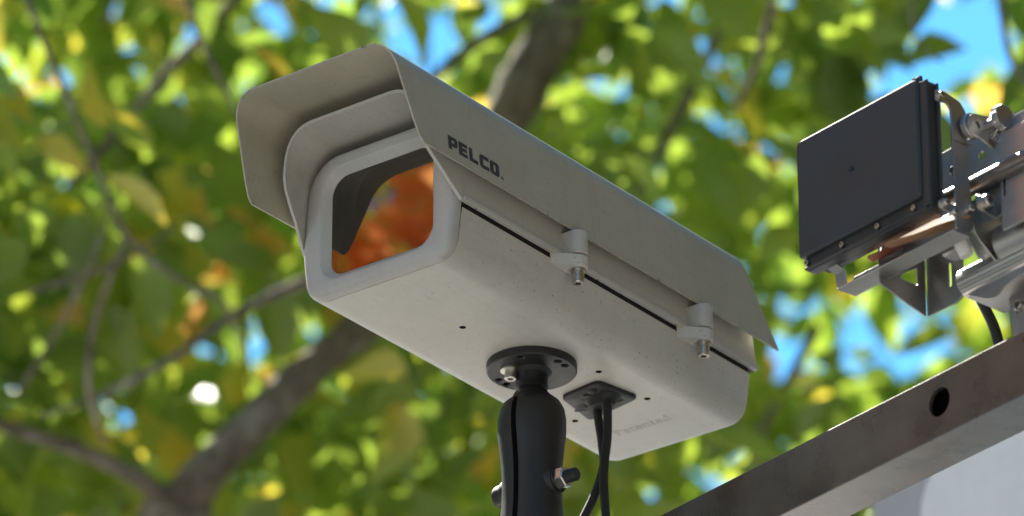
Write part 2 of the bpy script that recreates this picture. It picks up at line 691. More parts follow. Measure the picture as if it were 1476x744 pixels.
for lp in loops[1:]:
    b2 = len(vs)
    vs += [(x, y, -0.0) for x, y in lp] + [(x, y, 0.007) for x, y in lp]
    m_ = len(lp)
    for i in range(m_):
        fs.append((b2 + i, b2 + (i + 1) % m_, b2 + m_ + (i + 1) % m_, b2 + m_ + i))
        fm.append(1)
    fs.append(tuple(b2 + m_ + i for i in range(m_)))
    fm.append(1)
body = mesh_obj('body', vs, fs, 'housing_paint', H, 35, mats=['housing_paint', 'dark_void'], fm=fm)

# black gasket between tub and lid
gp = [(0.0945, 0.0525), (0.0945, 0.0605)]
gv = []
ring_o = rrect(0.013, 0.4935, -0.0948, 0.0948, 0.006, 3)
ring_i = rrect(0.018, 0.488, -0.088, 0.088, 0.004, 3)
v_, f_ = plate(ring_o, [ring_i], 0.0085)
MB().add([(x, y, z + 0.0522) for x, y, z in v_], f_).obj('gasket', 'gasket', H)

# lid with hood
lid_fa = lerp_tab([(0.058, 0.008), (0.072, -0.006), (0.085, -0.018), (0.098, -0.034), (0.108, -0.042), (0.118, -0.0455), (0.2, -0.047)])
lid_fb = lerp_tab([(0.058, 0.4995), (0.1, 0.497), (0.17, 0.492)])
lh = [(0.1000, 0.0585), (0.0992, 0.064), (0.0982, 0.072), (0.0972, 0.082), (0.0963, 0.094), (0.0955, 0.106), (0.0948, 0.116), (0.0940, 0.124)]
for i in range(1, 11):
    t = i / 10
    p = Vector((0.0940, 0.124)) * (1 - t) ** 2 + Vector((0.0920, 0.1680)) * 2 * t * (1 - t) + Vector((0.0540, 0.1690)) * t * t
    lh.append((p.x, p.y))
lh += [(0.036, 0.169), (0.018, 0.169)]
lid_prof = lh + [(0.0, 0.169)] + [(-b, c_) for b, c_ in reversed(lh)]
def hood_taper(a, b):
    w = max(0.0, min(1.0, (0.004 - a) / 0.05))
    return b * (1 - (0.13 if b < 0 else 0.05) * w)


lid = sheet(lid_prof, lid_fa, lid_fb, 0.0035, 60, 0.004, 'lid', 'lid_paint', H, True, hood_taper)
# small rolled lip along the lid's lower edge
for s in (1, -1):
    v_, f_ = boxm(0.010, 0.4985, -0.0018, 0.0018, 0.0575, 0.0635, 0.0008)
    MB().add(v_, f_, Matrix.Translation((0, -s * 0.1002, 0))).obj('lip', 'lid_paint', lid)

# sun shield
sh_fa = lerp_tab([(0.0895, -0.062), (0.0925, -0.0672), (0.11, -0.0755), (0.188, -0.1055)])
sh_fb = lerp_tab([(0.0895, 0.527), (0.160, 0.483), (0.19, 0.472)])
sh_prof = arch(0.1085, 0.0890, 0.0985, 0.1885, 0.027, nf=14)
shield = sheet(sh_prof, sh_fa, sh_fb, 0.0018, 36, 0.0035, 'sun_shield', 'shield_paint', H)
# spacers that carry the shield on the lid
for a in (0.06, 0.24, 0.42):
    v_, f_ = lathe([(0, 0.1695), (0.012, 0.1695), (0.012, 0.1868), (0, 0.1868)], 16)
    MB().add(v_, f_, Matrix.Translation((a, 0, 0))).obj('spacer', 'lid_paint', shield)

# lettering on the shield's flank
pA = Vector((0.1085, 0.0890))
pB = Vector((0.0985, 0.1885))
fd = (pB - pA).normalized()
LET = {
    'P': ([(0, 0), (.35, 0), (.35, .28), (.84, .28), (1, .42), (1, .86), (.86, 1), (0, 1)], [[(.37, .52), (.66, .52), (.66, .76), (.37, .76)]]),
    'E': ([(0, 0), (.92, 0), (.92, .25), (.36, .25), (.36, .385), (.86, .385), (.86, .62), (.36, .62), (.36, .75), (.92, .75), (.92, 1), (0, 1)], []),
    'L': ([(0, 0), (.92, 0), (.92, .27), (.36, .27), (.36, 1), (0, 1)], []),
    'C': ([(.14, 0), (1, 0), (1, .27), (.37, .27), (.37, .73), (1, .73), (1, 1), (.14, 1), (0, .86), (0, .14)], []),
    'O': ([(.14, 0), (.86, 0), (1, .14), (1, .86), (.86, 1), (.14, 1), (0, .86), (0, .14)], [[(.37, .25), (.63, .25), (.63, .75), (.37, .75)]]),
}
letter_h, letter_w, pitch = 0.0150, 0.0145, 0.0164
q0 = pA + fd * 0.0098
Mtx = basis(Vector((-0.0232, -(q0.x), q0.y)), (1, 0, 0), (0, -fd.x, fd.y), (0, -fd.y, -fd.x))
for i, ch_ in enumerate('PELCO'):
    o_, h_ = LET[ch_]
    sc_ = lambda P: [(x * letter_w + i * pitch, y * letter_h) for x, y in P]
    v_, f_ = plate(sc_(o_), [sc_(h) for h in h_], 0.0004)
    MB().add(v_, f_, Mtx @ Matrix.Translation((0, 0, -0.0001))).obj('lettering', 'print_ink', shield, 0)
tmk = MB()
for (x, y, w_, h_) in ((0, .8, .5, .2), (.18, 0, .16, .8), (.62, 0, .14, 1), (1.0, 0, .14, 1), (.7, .45, .34, .25)):
    v_, f_ = box(x, x + w_, y, y + h_, 0, 0.0003)
    tmk.add([(a * 0.003 + 0.0825, b * 0.0028, c_) for a, b, c_ in v_], f_, Mtx @ Matrix.Translation((0, 0, -0.0001)))
tmk.obj('lettering', 'print_ink', shield, 0)

# front bezel with chamfered window opening
half = [(0.0962, 0.058), (0.0955, 0.045), (0.0942, 0.035), (0.0926, 0.0225)] + prof[4:]
half = [(b - 0.0002, max(c_, 0.0002)) for b, c_ in half]
up_half = [(0.0945, 0.075), (0.0930, 0.098), (0.0918, 0.110)]
for i in range(1, 9):
    a = R(90 * i / 8)
    up_half.append((0.0918 - 0.042 * (1 - math.cos(a)), 0.110 + 0.044 * math.sin(a)))
right = list(reversed(half)) + up_half            # bottom right -> up -> top
outline = [(-b, c_) for b, c_ in right] + [(b, c_) for b, c_ in reversed(right)]   # x=-b -> local y; any order
WIN = rrect(-0.0635, 0.0635, 0.0235, 0.1305, [0.015, 0.019, 0.017, 0.021], 6)   # y is mirrored below
WINm = [(-x, z) for x, z in WIN][::-1]
out2 = [(-x, z) for x, z in [(-b, c_) for b, c_ in outline]]
outer = outline
ow = [Vector(p) for p in outer]
vs, fs = [], []


def rg(loop, a):
    b = len(vs)
    for p in loop:
        vs.append((a, p[0], p[1]))
    return b, len(loop)


o_back = rg(ow, 0.0113)
o_r = [rg(inset(ow, d), a) for d, a in ((0.0, 0.009), (0.0007, 0.0055), (0.0025, 0.0022), (0.0052, 0.0006), (0.0085, 0.0))]
w_out = inset([Vector(p) for p in WINm], -0.0085)
w_a = rg(w_out, 0.0)
w_b = rg(inset([Vector(p) for p in WINm], -0.0075), 0.0006)
w_c = rg([Vector(p) for p in WINm], 0.0085)
w_d = rg([Vector(p) for p in WINm], 0.0113)
seq = [o_back] + o_r
for (A, na_), (B, _) in zip(seq, seq[1:]):
    for i in range(na_):
        j = (i + 1) % na_
        fs.append((A + i, A + j, B + j, B + i))
for (A, na_), (B, _) in ((w_a, w_b), (w_b, w_c), (w_c, w_d)):
    for i in range(na_):
        j = (i + 1) % na_
        fs.append((A + i, A + j, B + j, B + i))
lp = [[Vector((vs[o_r[-1][0] + i][1], vs[o_r[-1][0] + i][2], 0)) for i in range(o_r[-1][1])],
      [Vector((vs[w_a[0] + i][1], vs[w_a[0] + i][2], 0)) for i in range(w_a[1])]]
ids = [o_r[-1][0] + i for i in range(o_r[-1][1])] + [w_a[0] + i for i in range(w_a[1])]
for t_ in geometry.tessellate_polygon(lp):
    fs.append(tuple(ids[i] for i in t_))
bezel = mesh_obj('front_bezel', vs, fs, 'bezel_paint', H, 38)
v_, f_ = plate(inset([Vector(p) for p in WINm], -0.002), (), 0.003)
MB().add([(z + 0.0086, x, y) for x, y, z in v_], f_).obj('window_pane', 'window_glass', bezel, 0)

# lens inside the housing, seen through the window
lens = MB()
v_, f_ = lathe([(0, 0.13), (0.030, 0.13), (0.030, 0.03), (0.028, 0.026), (0.026, 0.026), (0.025, 0.032), (0.019, 0.044), (0.019, 0.05)], 32)
Mx = basis((0.035, 0.006, 0.068), (0, 1, 0), (0, 0, 1), (1, 0, 0))
lo = lens.add(v_, f_, Mx).obj('lens', 'lens_barrel', H)
v_, f_ = lathe([(0.0245, 0.034), (0.019, 0.0295), (0.011, 0.0272), (0.0, 0.0265)], 28)
MB().add(v_, f_, Mx).obj('lens_element', 'lens_glass', lo)
v_, f_ = lathe([(0.0272, 0.0258), (0.0278, 0.0252), (0.0284, 0.0258), (0.0278, 0.0264), (0.0272, 0.0258)], 32)
MB().add(v_, f_, Mx).obj('lens_ring', 'screw_steel', lo)
v_, f_ = boxm(0.075, 0.30, -0.028, 0.040, 0.02, 0.025)
MB().add(v_, f_).obj('lens_tray', 'lens_barrel', H)


def hex_screw(r, h, mat, parent, M, washer=0.0, sock=True, name='screw'):
    """cap screw pointing along +z of M, with a hexagon socket in its end"""
    mb = MB()
    ch = r * 0.12
    sr = r * 0.55
    prof_ = [(0, 0)]
    if washer:
        prof_ += [(washer, 0), (washer, r * 0.28), (r, r * 0.28)]
    else:
        prof_ += [(r, 0)]
    prof_ += [(r, h - ch), (r - ch, h)]
    v_, f_ = lathe(prof_, 20)
    mb.add(v_, f_)
    # annular end and socket
    outr = circ(0, 0, r - ch, 20)
    hx = circ(0, 0, sr, 6)
    tes = geometry.tessellate_polygon([[Vector((*p, 0)) for p in outr], [Vector((*p, 0)) for p in hx]])
    fl = outr + hx
    mb.add([(x, y, h) for x, y in fl], [tuple(t_) for t_ in tes])
    vv = [(x, y, h) for x, y in hx] + [(x, y, h - r * 0.9) for x, y in hx]
    mb.add(vv, [(i, (i + 1) % 6, 6 + (i + 1) % 6, 6 + i) for i in range(6)] + [tuple(range(6, 12))])
    mb.v = [M @ p for p in mb.v]
    return mb.obj(name, mat, parent, 35)


# latches
def dshape(w, y0, y1, nn=12):
    out = [(-w, y0), (w, y0)]
    for i in range(nn + 1):
        a = math.pi * i / nn
        out.append((w * math.cos(a), y1 - w + w * math.sin(a)))
    return out


for a in (0.1795, 0.3905):
    la = bpy.data.objects.new('latch', None)
    la.empty_display_size = 0.01
    COL.objects.link(la)
    la.parent = H
    la.location = (a, -0.0965, 0.055)
    # plates extrude along z; y of the D points outwards (-y local)
    D = dshape(0.0100, -0.0, 0.0235)
    v_, f_ = plate(D, (), 0.0255, 0.0010, True)
    MB().add([(x, -y, z + 0.0062) for x, y, z in v_], f_).obj('upper_lug', 'lid_paint', la)
    v_, f_ = plate(D, (), 0.0135, 0.0010, True)
    low = MB().add([(x, -y, z - 0.0090) for x, y, z in v_], f_)
    # gusset that runs forward from the lower lug into the tub
    gz0, gz1 = -0.0086, 0.0040
    gv = [(-0.009, 0.0, gz0), (-0.0275, 0.0, gz0), (-0.0085, -0.0185, gz0), (-0.009, 0.0, gz1), (-0.0275, 0.0, gz1), (-0.0085, -0.0185, gz1)]
    low.add(gv, [(0, 1, 2), (3, 5, 4), (0, 3, 4, 1), (1, 4, 5, 2), (2, 5, 3, 0)])
    low.obj('lower_lug', 'housing_paint', la)
    hex_screw(0.0062, 0.0150, 'screw_steel', la, basis((0, -0.0135, -0.0092), (1, 0, 0), (0, -1, 0), (0, 0, -1)), washer=0.0082)

# embossed word on the underside
fc = bpy.data.curves.new('emboss', 'FONT')
fc.body = 'Patented'
fc.size = 0.0195
fc.extrude = 0.00022
fc.align_x = 'CENTER'
fo = bpy.data.objects.new('emboss_tmp', fc)
COL.objects.link(fo)
bpy.context.view_layer.update()
me = bpy.data.meshes.new_from_object(fo.evaluated_get(bpy.context.evaluated_depsgraph_get()))
bpy.data.objects.remove(fo)
me.materials.clear()
me.materials.append(MATS['housing_paint'])
# text x -> -y local (right in the picture), text y -> -x local (towards the front), thickness downwards
me.transform(basis((0.4395, 0.0, -0.0001), (0, -1, 0), (-1, 0, 0), (0, 0, -1)))
eo = bpy.data.objects.new('lettering', me)
COL.objects.link(eo)
eo.parent = body
eo['label'] = 'embossed word Patented'

# black cable entry plate, smeared with sealant
pc = [(0.3234, 0.0211), (0.3161, -0.0318), (0.3720, -0.0415), (0.3857, 0.0311)]
pts = []
for i in range(4):
    p0, p1, p2 = Vector(pc[i - 1]), Vector(pc[i]), Vector(pc[(i + 1) % 4])
    for t in range(5):
        u = t / 4
        s0, s2 = p1 + (p0 - p1).normalized() * 0.008, p1 + (p2 - p1).normalized() * 0.008
        pts.append(s0 * (1 - u) ** 2 + p1 * 2 * u * (1 - u) + s2 * u * u)
v_, f_ = plate(pts, (), 0.0035, 0.0008)
cp = MB().add([(x, y, -z) for x, y, z in v_], f_)
for i in range(26):
    a_, b_ = rng.uniform(0.328, 0.372), rng.uniform(-0.03, 0.022)
    v_, f_ = lathe([(0, 0.0), (rng.uniform(.004, .009), 0.0), (rng.uniform(.003, .005), rng.uniform(.0008, .0018)), (0, rng.uniform(.0015, .0024))], 9)
    cp.add(v_, f_, basis((a_, b_, -0.0033), (rng.uniform(.5, 1.0), rng.uniform(-.7, .7), 0), (rng.uniform(-.4, .4), -1, 0), (0, 0, -1)))
v_, f_ = lathe([(0.016, 0), (0.0125, 0.004), (0.0105, 0.010), (0.0, 0.011)], 18)
cp.add(v_, f_, basis((0.349, -0.012, -0.003), (1, 0, 0), (0, -1.35, 0), (0, 0, -1)))
cp.obj('cable_plate', 'rubber', H, 60)


def h2w(a, b, c_):
    """housing local (a, right b, c) to world"""
    return HO + Vector((math.cos(TL), math.sin(TL), 0)) * a + Vector((math.sin(TL), -math.cos(TL), 0)) * b + Vector((0, 0, c_))


# two cables hanging from the plate
for nm, lab, pth in (
    ('cable', 'black cable under the camera housing that bends towards the ball mount', [(0.352, 0.003, 0), (0.353, 0.004, -0.02), (0.354, 0.008, -0.05), (0.356, 0.008, -0.075), (0.354, -0.002, -0.105), (0.348, -0.016, -0.137), (0.340, -0.030, -0.18), (0.335, -0.034, -0.25), (0.33, -0.03, -0.40), (0.33, 0.0, -0.8)]),
    ('cable', 'black cable hanging straight down from the plate under the camera housing', [(0.345, 0.0215, 0), (0.345, 0.0220, -0.02), (0.345, 0.0215, -0.05), (0.345, 0.0180, -0.075), (0.345, 0.0165, -0.10), (0.345, 0.0185, -0.135), (0.346, 0.020, -0.19), (0.345, 0.018, -0.28), (0.345, 0.012, -0.42), (0.35, 0.012, -0.8)])):
    W = [h2w(*p) for p in pth]
    v_, f_ = tube([p - W[0] for p in W], [0.0046] * len(W), 12, 6)
    c_o = MB().add(v_, f_).obj(nm, 'rubber')
    c_o.location = W[0]
    c_o['label'] = lab
    c_o['category'] = 'cable'
    c_o['group'] = 'black cables under the camera'

# ------------------------------------------------------------------ ball mount
MC = -0.269                                   # underside of the lower base, relative to the housing's underside
M_ = thing('ball_mount', 'black double ball-and-socket arm mount under the camera housing', 'mount', h2w(0.248, 0.0, MC), TL)
zz = -MC


def base_disc(z_face, sgn, name):
    """round base plate; its flat side at z_face, ball towards sgn"""
    hs = [circ(0.037 * math.cos(a), 0.037 * math.sin(a), 0.0033, 10) for a in (R(20), R(80), R(100), R(200), R(262), R(281))]
    v_, f_ = plate(circ(0, 0, 0.0455, 48), hs, 0.0085, 0.0012)
    mb = MB().add([(x, y, z_face + sgn * z) for x, y, z in v_], f_)
    nk = [(0.021, 0.0080), (0.0165, 0.012), (0.0155, 0.022), (0.017, 0.026)]
    for i in range(9):
        a = R(-50 + 140 * i / 8)
        nk.append((0.0215 * math.cos(a), 0.0445 + 0.0215 * math.sin(a)))
    nk[-1] = (0, nk[-1][1])
    v_, f_ = lathe(nk, 28)
    mb.add([(x, y, z_face + sgn * z) for x, y, z in v_], f_)
    return mb.obj(name, 'black_coat', M_, 38)


base_disc(zz - 0.0003, -1, 'base_plate')
base_disc(0.0, 1, 'base_plate')
# two screws of the upper base
for (x, y) in ((-0.0185, 0.0125), (0.0345, 0.018)):
    hex_screw(0.0062, 0.0105, 'screw_zinc', M_, basis((x, y, zz - 0.0088), (1, 0, 0), (0, -1, 0), (0, 0, -1)), washer=0.0105)
# clam-shell socket arms: cross-section half ellipse, split plane perpendicular to y
zmid = zz / 2
lev = [(0.0985, 0.0135), (0.0955, 0.0215), (0.0905, 0.0275), (0.083, 0.0315), (0.072, 0.0335), (0.058, 0.0335), (0.040, 0.0312), (0.020, 0.0292), (0.0, 0.0288)]
lev = [(z, r * 0.93) for z, r in lev]
lev = lev + [(-z, r) for z, r in lev[-2::-1]]
for s in (-1, 1):
    vs, fs = [], []
    nn = 16
    for (z, r) in lev:
        for i in range(nn + 1):
            a = math.pi * i / nn
            rx = r * 0.97
            x = rx * math.cos(a)
            y = 0.0032 + (r * 1.02) * (math.sin(a) ** 0.85)
            vs.append((x, s * y, zmid + z * 1.0))
    L_ = len(lev)
    m_ = nn + 1
    for k_ in range(L_ - 1):
        for i in range(nn):
            fs.append((k_ * m_ + i, k_ * m_ + i + 1, (k_ + 1) * m_ + i + 1, (k_ + 1) * m_ + i))
        fs.append((k_ * m_, (k_ + 1) * m_, (k_ + 1) * m_ + nn, k_ * m_ + nn))
    fs.append(tuple(range(m_)))
    fs.append(tuple((L_ - 1) * m_ + i for i in range(m_)))
    arm = mesh_obj('socket_arm', vs, fs, 'black_coat', M_, 50)
    # round boss where the clamp bolt passes
    v_, f_ = lathe([(0.0165, 0.018), (0.0150, 0.0295), (0.0135, 0.0325), (0, 0.0325)], 24)
    MB().add(v_, f_, basis((0, 0, zmid), (1, 0, 0), (0, 0, -s), (0, s, 0))).obj('boss', 'black_coat', arm)
# clamp bolt, nut and the threaded end
v_, f_ = lathe([(0, -0.043), (0.0105, -0.043), (0.0118, -0.040), (0.0118, -0.030), (0, -0.030)], 24)
bo = MB().add(v_, f_, basis((0, 0, zmid), (1, 0, 0), (0, 0, 1), (0, -1, 0))).obj('clamp_bolt', 'rubber', M_)
v_, f_ = lathe([(0, 0.03), (0.0125, 0.0325), (0.0125, 0.0345), (0.0, 0.0345)], 24)
MB().add(v_, f_, basis((0, 0, zmid), (1, 0, 0), (0, 0, 1), (0, -1, 0))).obj('washer', 'black_coat', M_)
v_, f_ = plate(circ(0, 0, 0.0112, 6, 0.35), (), 0.0095, 0.0012)
MB().add([(x, y, z + 0.0345) for x, y, z in v_], f_, basis((0, 0, zmid), (1, 0, 0), (0, 0, 1), (0, -1, 0))).obj('nut', 'screw_steel', M_, 25)
th = [(0, 0.03)]
for i in range(16):
    th += [(0.0062, 0.030 + i * 0.0016), (0.0068, 0.0308 + i * 0.0016)]
th += [(0.0055, 0.0562), (0, 0.0562)]
v_, f_ = lathe(th, 16)
MB().add(v_, f_, basis((0, 0, zmid), (1, 0, 0), (0, 0, 1), (0, -1, 0))).obj('threaded_rod', 'black_coat', M_, 30)

# ------------------------------------------------------------------ steel beam
TB = R(52.5)
BP = Vector((0.0186 - 0.0265 * math.sin(TB), 4.9626 + 0.2 - 0.0265 * math.cos(TB), 3.6620))   # foot of the front face, under the mount
B = thing('steel_beam', 'dark stained square steel beam with round holes crossing the lower right corner', 'beam', BP, -TB)
BH, BWD = 0.0635, 0.0545
x0, x1 = -0.22, 1.75
hole_x = [0.0, 0.3115, 0.623, 0.9345, 1.246, 1.5575]


def uface(px_world):
    return (px_world - BP).dot(Vector((math.cos(TB), -math.sin(TB), 0)))


hx0 = uface(Vector((0.3975, 4.625, 3.697)))
hs = [hx0 + 0.1385 * i for i in range(0, 9)]
ch = 0.0009
beam = MB()
# front and back webs with drilled holes, top and bottom flanges: walls of a tube 4 mm thick
web = [(x0, ch), (x1, ch), (x1, BH - ch), (x0, BH - ch)]
hl = [circ(x, 0.0345, 0.0143, 28) for x in hs if x0 + 0.03 < x < x1 - 0.03]
for (y, s) in ((0.0, 1), (BWD, -1)):
    v_, f_ = plate(web, hl, 0.004)
    beam.add([(x, y + s * z, zc) for x, zc, z in v_], f_)
# outer skin top, bottom and the chamfers
sec = [(ch, BH), (BWD - ch, BH), (BWD, BH - ch), (BWD - 0.004, BH - 0.004), (0.004, BH - 0.004), (0, BH - ch)]
for fl in (sec, [(y, BH - z) for y, z in sec]):
    vs = [(x0, y, z) for y, z in fl] + [(x1, y, z) for y, z in fl]
    m_ = len(fl)
    beam.add(vs, [(i, (i + 1) % m_, m_ + (i + 1) % m_, m_ + i) for i in range(m_)])
beam.obj('tube', 'beam_steel', B, 30)
# near-black sheet standing in for the shade inside the drilled tube
v_, f_ = boxm(x0 + 0.005, x1 - 0.005, 0.024, 0.030, 0.006, BH - 0.006)
MB().add(v_, f_).obj('shade_sheet', 'dark_void', B, 0)
# flat plate under the beam that carries the ball mount
PZ = HO.z + MC - BP.z
v_, f_ = boxm(-0.20, 0.05, -0.225, BWD, PZ - 0.006, PZ - 0.0003, 0.001)
MB().add(v_, f_).obj('mounting_plate', 'beam_steel', B)
v_, f_ = boxm(-0.05, 0.03, 0.003, BWD - 0.003, PZ, -0.0004, 0.001)
MB().add(v_, f_).obj('spacer_block', 'beam_steel', B)
for nm, x, lab in (('support_post', -0.15, 'square steel post under the left end of the steel beam'), ('support_post', 1.6, 'square steel post under the right end of the steel beam')):
    w = BP + Vector((math.cos(TB), -math.sin(TB), 0)) * x + Vector((math.sin(TB), math.cos(TB), 0)) * 0.027
    p_ = thing(nm, lab, 'post', (w.x, w.y, 0), -TB, 'posts under the beam')
    v_, f_ = boxm(-0.03, 0.03, -0.026, 0.026, 0.008, BP.z - 0.0005 if x > 0 else BP.z + PZ - 0.0065, 0.002)
    MB().add(v_, f_).obj('shaft', 'beam_steel', p_)
    v_, f_ = boxm(-0.09, 0.09, -0.09, 0.09, 0.0, 0.008, 0.001)
    MB().add(v_, f_).obj('foot_plate', 'beam_steel', p_)

# ------------------------------------------------------------------ black antenna box and its bracket
TX = R(51)
X0 = Vector((0.2705, 4.6129, 3.8399))
XA = thing('antenna_box', 'flat black plastic antenna box held by the stainless bracket above the beam', 'antenna', X0, -TX)


def P3(v_, f_, mp):
    """map plate (x, y, thickness) points with mp"""
    return [mp(*p) for p in v_], f_


# front cover
v_, f_ = plate(rrect(-0.0025, 0.1665, 0.0, 0.1232, [0.004, 0.006, 0.006, 0.007], 5), [circ(0.0745, 0.0648, 0.0017, 10)], 0.0095, 0.0022)
MB().add(*P3(v_, f_, lambda x, y, z: (x, 0.0095 - z, y))).obj('front_cover', 'black_plastic', XA, 38)
# back shell with flange
v_, f_ = plate(rrect(0.0, 0.1735, -0.0135, 0.1215, 0.005, 4), (), 0.013, 0.0016, True)
sh = MB().add(*P3(v_, f_, lambda x, y, z: (x, 0.0065 + z, y)))
v_, f_ = plate(rrect(0.004, 0.1690, -0.009, 0.117, 0.005, 4), (), 0.010, 0.002)
sh.add(*P3(v_, f_, lambda x, y, z: (x, 0.0192 + z, y)))
# ridges down the right side and along the bottom
for d in (0.0035, 0.0165):
    v_, f_ = boxm(0.1650, 0.1762, d, d + 0.0035, -0.010, 0.1195, 0.001)
    sh.add(v_, f_)
v_, f_ = boxm(0.158, 0.1672, 0.0045, 0.0085, 0.1195, 0.1272, 0.001)
sh.add(v_, f_)
v_, f_ = boxm(0.002, 0.170, 0.0035, 0.0068, -0.0128, -0.0100, 0.0008)
sh.add(v_, f_)
v_, f_ = boxm(0.010, 0.166, 0.0205, 0.0285, -0.0118, -0.0085, 0.0008)
sh.add(v_, f_)
sh.obj('back_shell', 'black_plastic', XA, 38)
for u in (0.0052, 0.0545, 0.1035, 0.1525):
    hex_screw(0.0027, 0.0042, 'screw_steel', XA, basis((u, 0.0066, -0.0058), (1, 0, 0), (0, 0, 1), (0, -1, 0)))
hex_screw(0.0022, 0.003, 'screw_steel', XA, basis((0.1605, 0.0046, 0.1235), (1, 0, 0), (0, 0, 1), (0, -1, 0)))

BR = thing('antenna_bracket', 'stainless steel swivel bracket with thumb knob holding the black antenna box', 'bracket', X0 - Vector((0, 0, 0.1144)), -TX)
BOFF = (0, 0, -0.1144)


def part(mb, name, mat='stainless', parent=None, smooth=38, label=None):
    o = mb.obj(name, mat, parent or BR, smooth, BOFF)
    if label:
        o['label'] = label
    return o


def side_plate(poly, u, t, holes=(), ch=0.0004):
    v_, f_ = plate(poly, holes, t, ch, True)
    return P3(v_, f_, lambda x, y, z: (u + z, x, y))


def front_plate(poly, d, t, holes=(), ch=0.0004):
    v_, f_ = plate(poly, holes, t, ch, True)
    return P3(v_, f_, lambda x, y, z: (x, d + z, y))


def fillet(poly, r, n=4):
    out = []
    m_ = len(poly)
    for i in range(m_):
        p = poly[i]
        rr = p[2] if len(p) > 2 else r
        p0, p1, p2 = Vector(poly[i - 1][:2]), Vector(p[:2]), Vector(poly[(i + 1) % m_][:2])
        q = min(rr, (p0 - p1).length * 0.45, (p2 - p1).length * 0.45)
        s0, s2 = p1 + (p0 - p1).normalized() * q, p1 + (p2 - p1).normalized() * q
        for t in range(n + 1):
            u = t / n
            out.append(s0 * (1 - u) ** 2 + p1 * 2 * u * (1 - u) + s2 * u * u)
    return out


# C-shaped swivel arm, right of the box
arm_poly = fillet([(0.0105, 0.1085), (0.0235, 0.1100), (0.0415, 0.1055), (0.0482, 0.0975), (0.0520, 0.0800, 0.006), (0.0500, 0.0700), (0.0500, 0.0150), (0.0528, -0.0030),
                   (0.0520, -0.0225, 0.006), (0.0465, -0.0300), (0.0300, -0.0300), (0.0300, -0.0172), (0.0105, -0.0140), (0.0095, -0.0065), (0.0305, -0.0060), (0.0290, 0.0930), (0.0240, 0.0985), (0.0110, 0.0965)], 0.0025, 3)
arm = part(MB().add(*side_plate(arm_poly, 0.1785, 0.0022)), 'swivel_arm')
part(MB().add(*P3(*lathe([(0.0058, 0), (0.0058, 0.0008), (0, 0.0008)], 18), lambda x, y, z: (0.1807 + z, 0.042 + x * 2.2, 0.0628 + y * 0.25))), 'bend_mark', parent=arm)
# bottom strip: flat plate under the box, cranked up to it at the free end, low web behind
v_, f_ = boxm(0.0200, 0.1800, 0.0270, 0.0490, -0.0325, -0.0308, 0.0004)
st_ = part(MB().add(v_, f_), 'bottom_strip')
zs = [(0.0165, -0.0140), (0.0262, -0.0175), (0.0275, -0.0308)]
mbz = MB()
for i in range(2):
    a, b = Vector(zs[i]), Vector(zs[i + 1])
    e = (b - a).normalized()
    nv = Vector((-e.y, e.x)) * 0.0016
    q = [a, b, b + nv, a + nv]
    vv = [(0.0200, p.x, p.y) for p in q] + [(0.0330, p.x, p.y) for p in q]
    mbz.add(vv, [(0, 1, 2, 3), (4, 7, 6, 5), (0, 4, 5, 1), (1, 5, 6, 2), (2, 6, 7, 3), (3, 7, 4, 0)])
part(mbz, 'end_tab', parent=st_, smooth=0)
v_, f_ = boxm(0.0200, 0.0820, 0.0492, 0.0508, -0.0325, -0.0125, 0.0004)
part(MB().add(v_, f_), 'rear_web', parent=st_)
# screws between strip and box
for u in (0.049, 0.060):
    hex_screw(0.0040, 0.0055, 'screw_steel', BR, Matrix.Translation((0, 0, 0.1144)) @ basis((u, 0.0365, -0.0300), (1, 0, 0), (0, 1, 0), (0, 0, 1)), washer=0.006)
# screws through the arm into the box
for (d, z) in ((0.0150, 0.1030), (0.0155, -0.0090)):
    hex_screw(0.0034, 0.0050, 'screw_steel', BR, Matrix.Translation((0, 0, 0.1144)) @ basis((0.1808, d, z), (0, 1, 0), (0, 0, 1), (1, 0, 0)), washer=0.005)
hex_screw(0.0034, 0.0050, 'screw_steel', BR, Matrix.Translation((0, 0, 0.1144)) @ basis((0.1808, 0.0265, -0.0150), (0, 1, 0), (0, 0, 1), (1, 0, 0)))
# upper link plate that the knob clamps
link_poly = fillet([(0.0385, 0.0800, 0.010), (0.0450, 0.0905, 0.008), (0.0640, 0.0925), (0.0885, 0.0990), (0.1035, 0.1105), (0.1260, 0.1075), (0.1850, 0.1000), (0.1850, 0.0300), (0.1115, 0.0505), (0.0800, 0.0592), (0.0560, 0.0668), (0.0400, 0.0700, 0.010)], 0.003, 4)
part(MB().add(*side_plate(link_poly, 0.1900, 0.0024, [circ(0.0520, 0.0800, 0.0035, 10)])), 'upper_link')
part(MB().add(*side_plate(circ(0.0495, 0.0800, 0.0125, 24), 0.1826, 0.0070, [], 0.001)), 'spacer_disc')
# lower link bar
low_poly = fillet([(0.0480, 0.0095, 0.006), (0.0640, 0.0085), (0.1850, -0.0080), (0.1850, -0.0255), (0.0600, -0.0078), (0.0490, -0.0065, 0.006)], 0.004, 4)
part(MB().add(*side_plate(low_poly, 0.1880, 0.0024)), 'lower_link')
# knurled thumb knob
kn = MB()
kr = []
for i in range(72):
    r = 0.0122 if i % 2 else 0.0116
    a = 2 * math.pi * i / 72
    kr.append((r * math.cos(a), r * math.sin(a)))
v_, f_ = plate(kr, (), 0.0085, 0.0006, True)
kn.add(v_, f_)
v_, f_ = lathe([(0, -0.024), (0.0048, -0.024), (0.0048, -0.0005), (0, -0.0005)], 16)
kn.add(v_, f_)
kn.v = [Matrix.Translation((0.2080, 0.0640, 0.0830)) @ Matrix.Rotation(R(90), 4, 'Y') @ p for p in kn.v]
part(kn, 'thumb_knob', smooth=25)
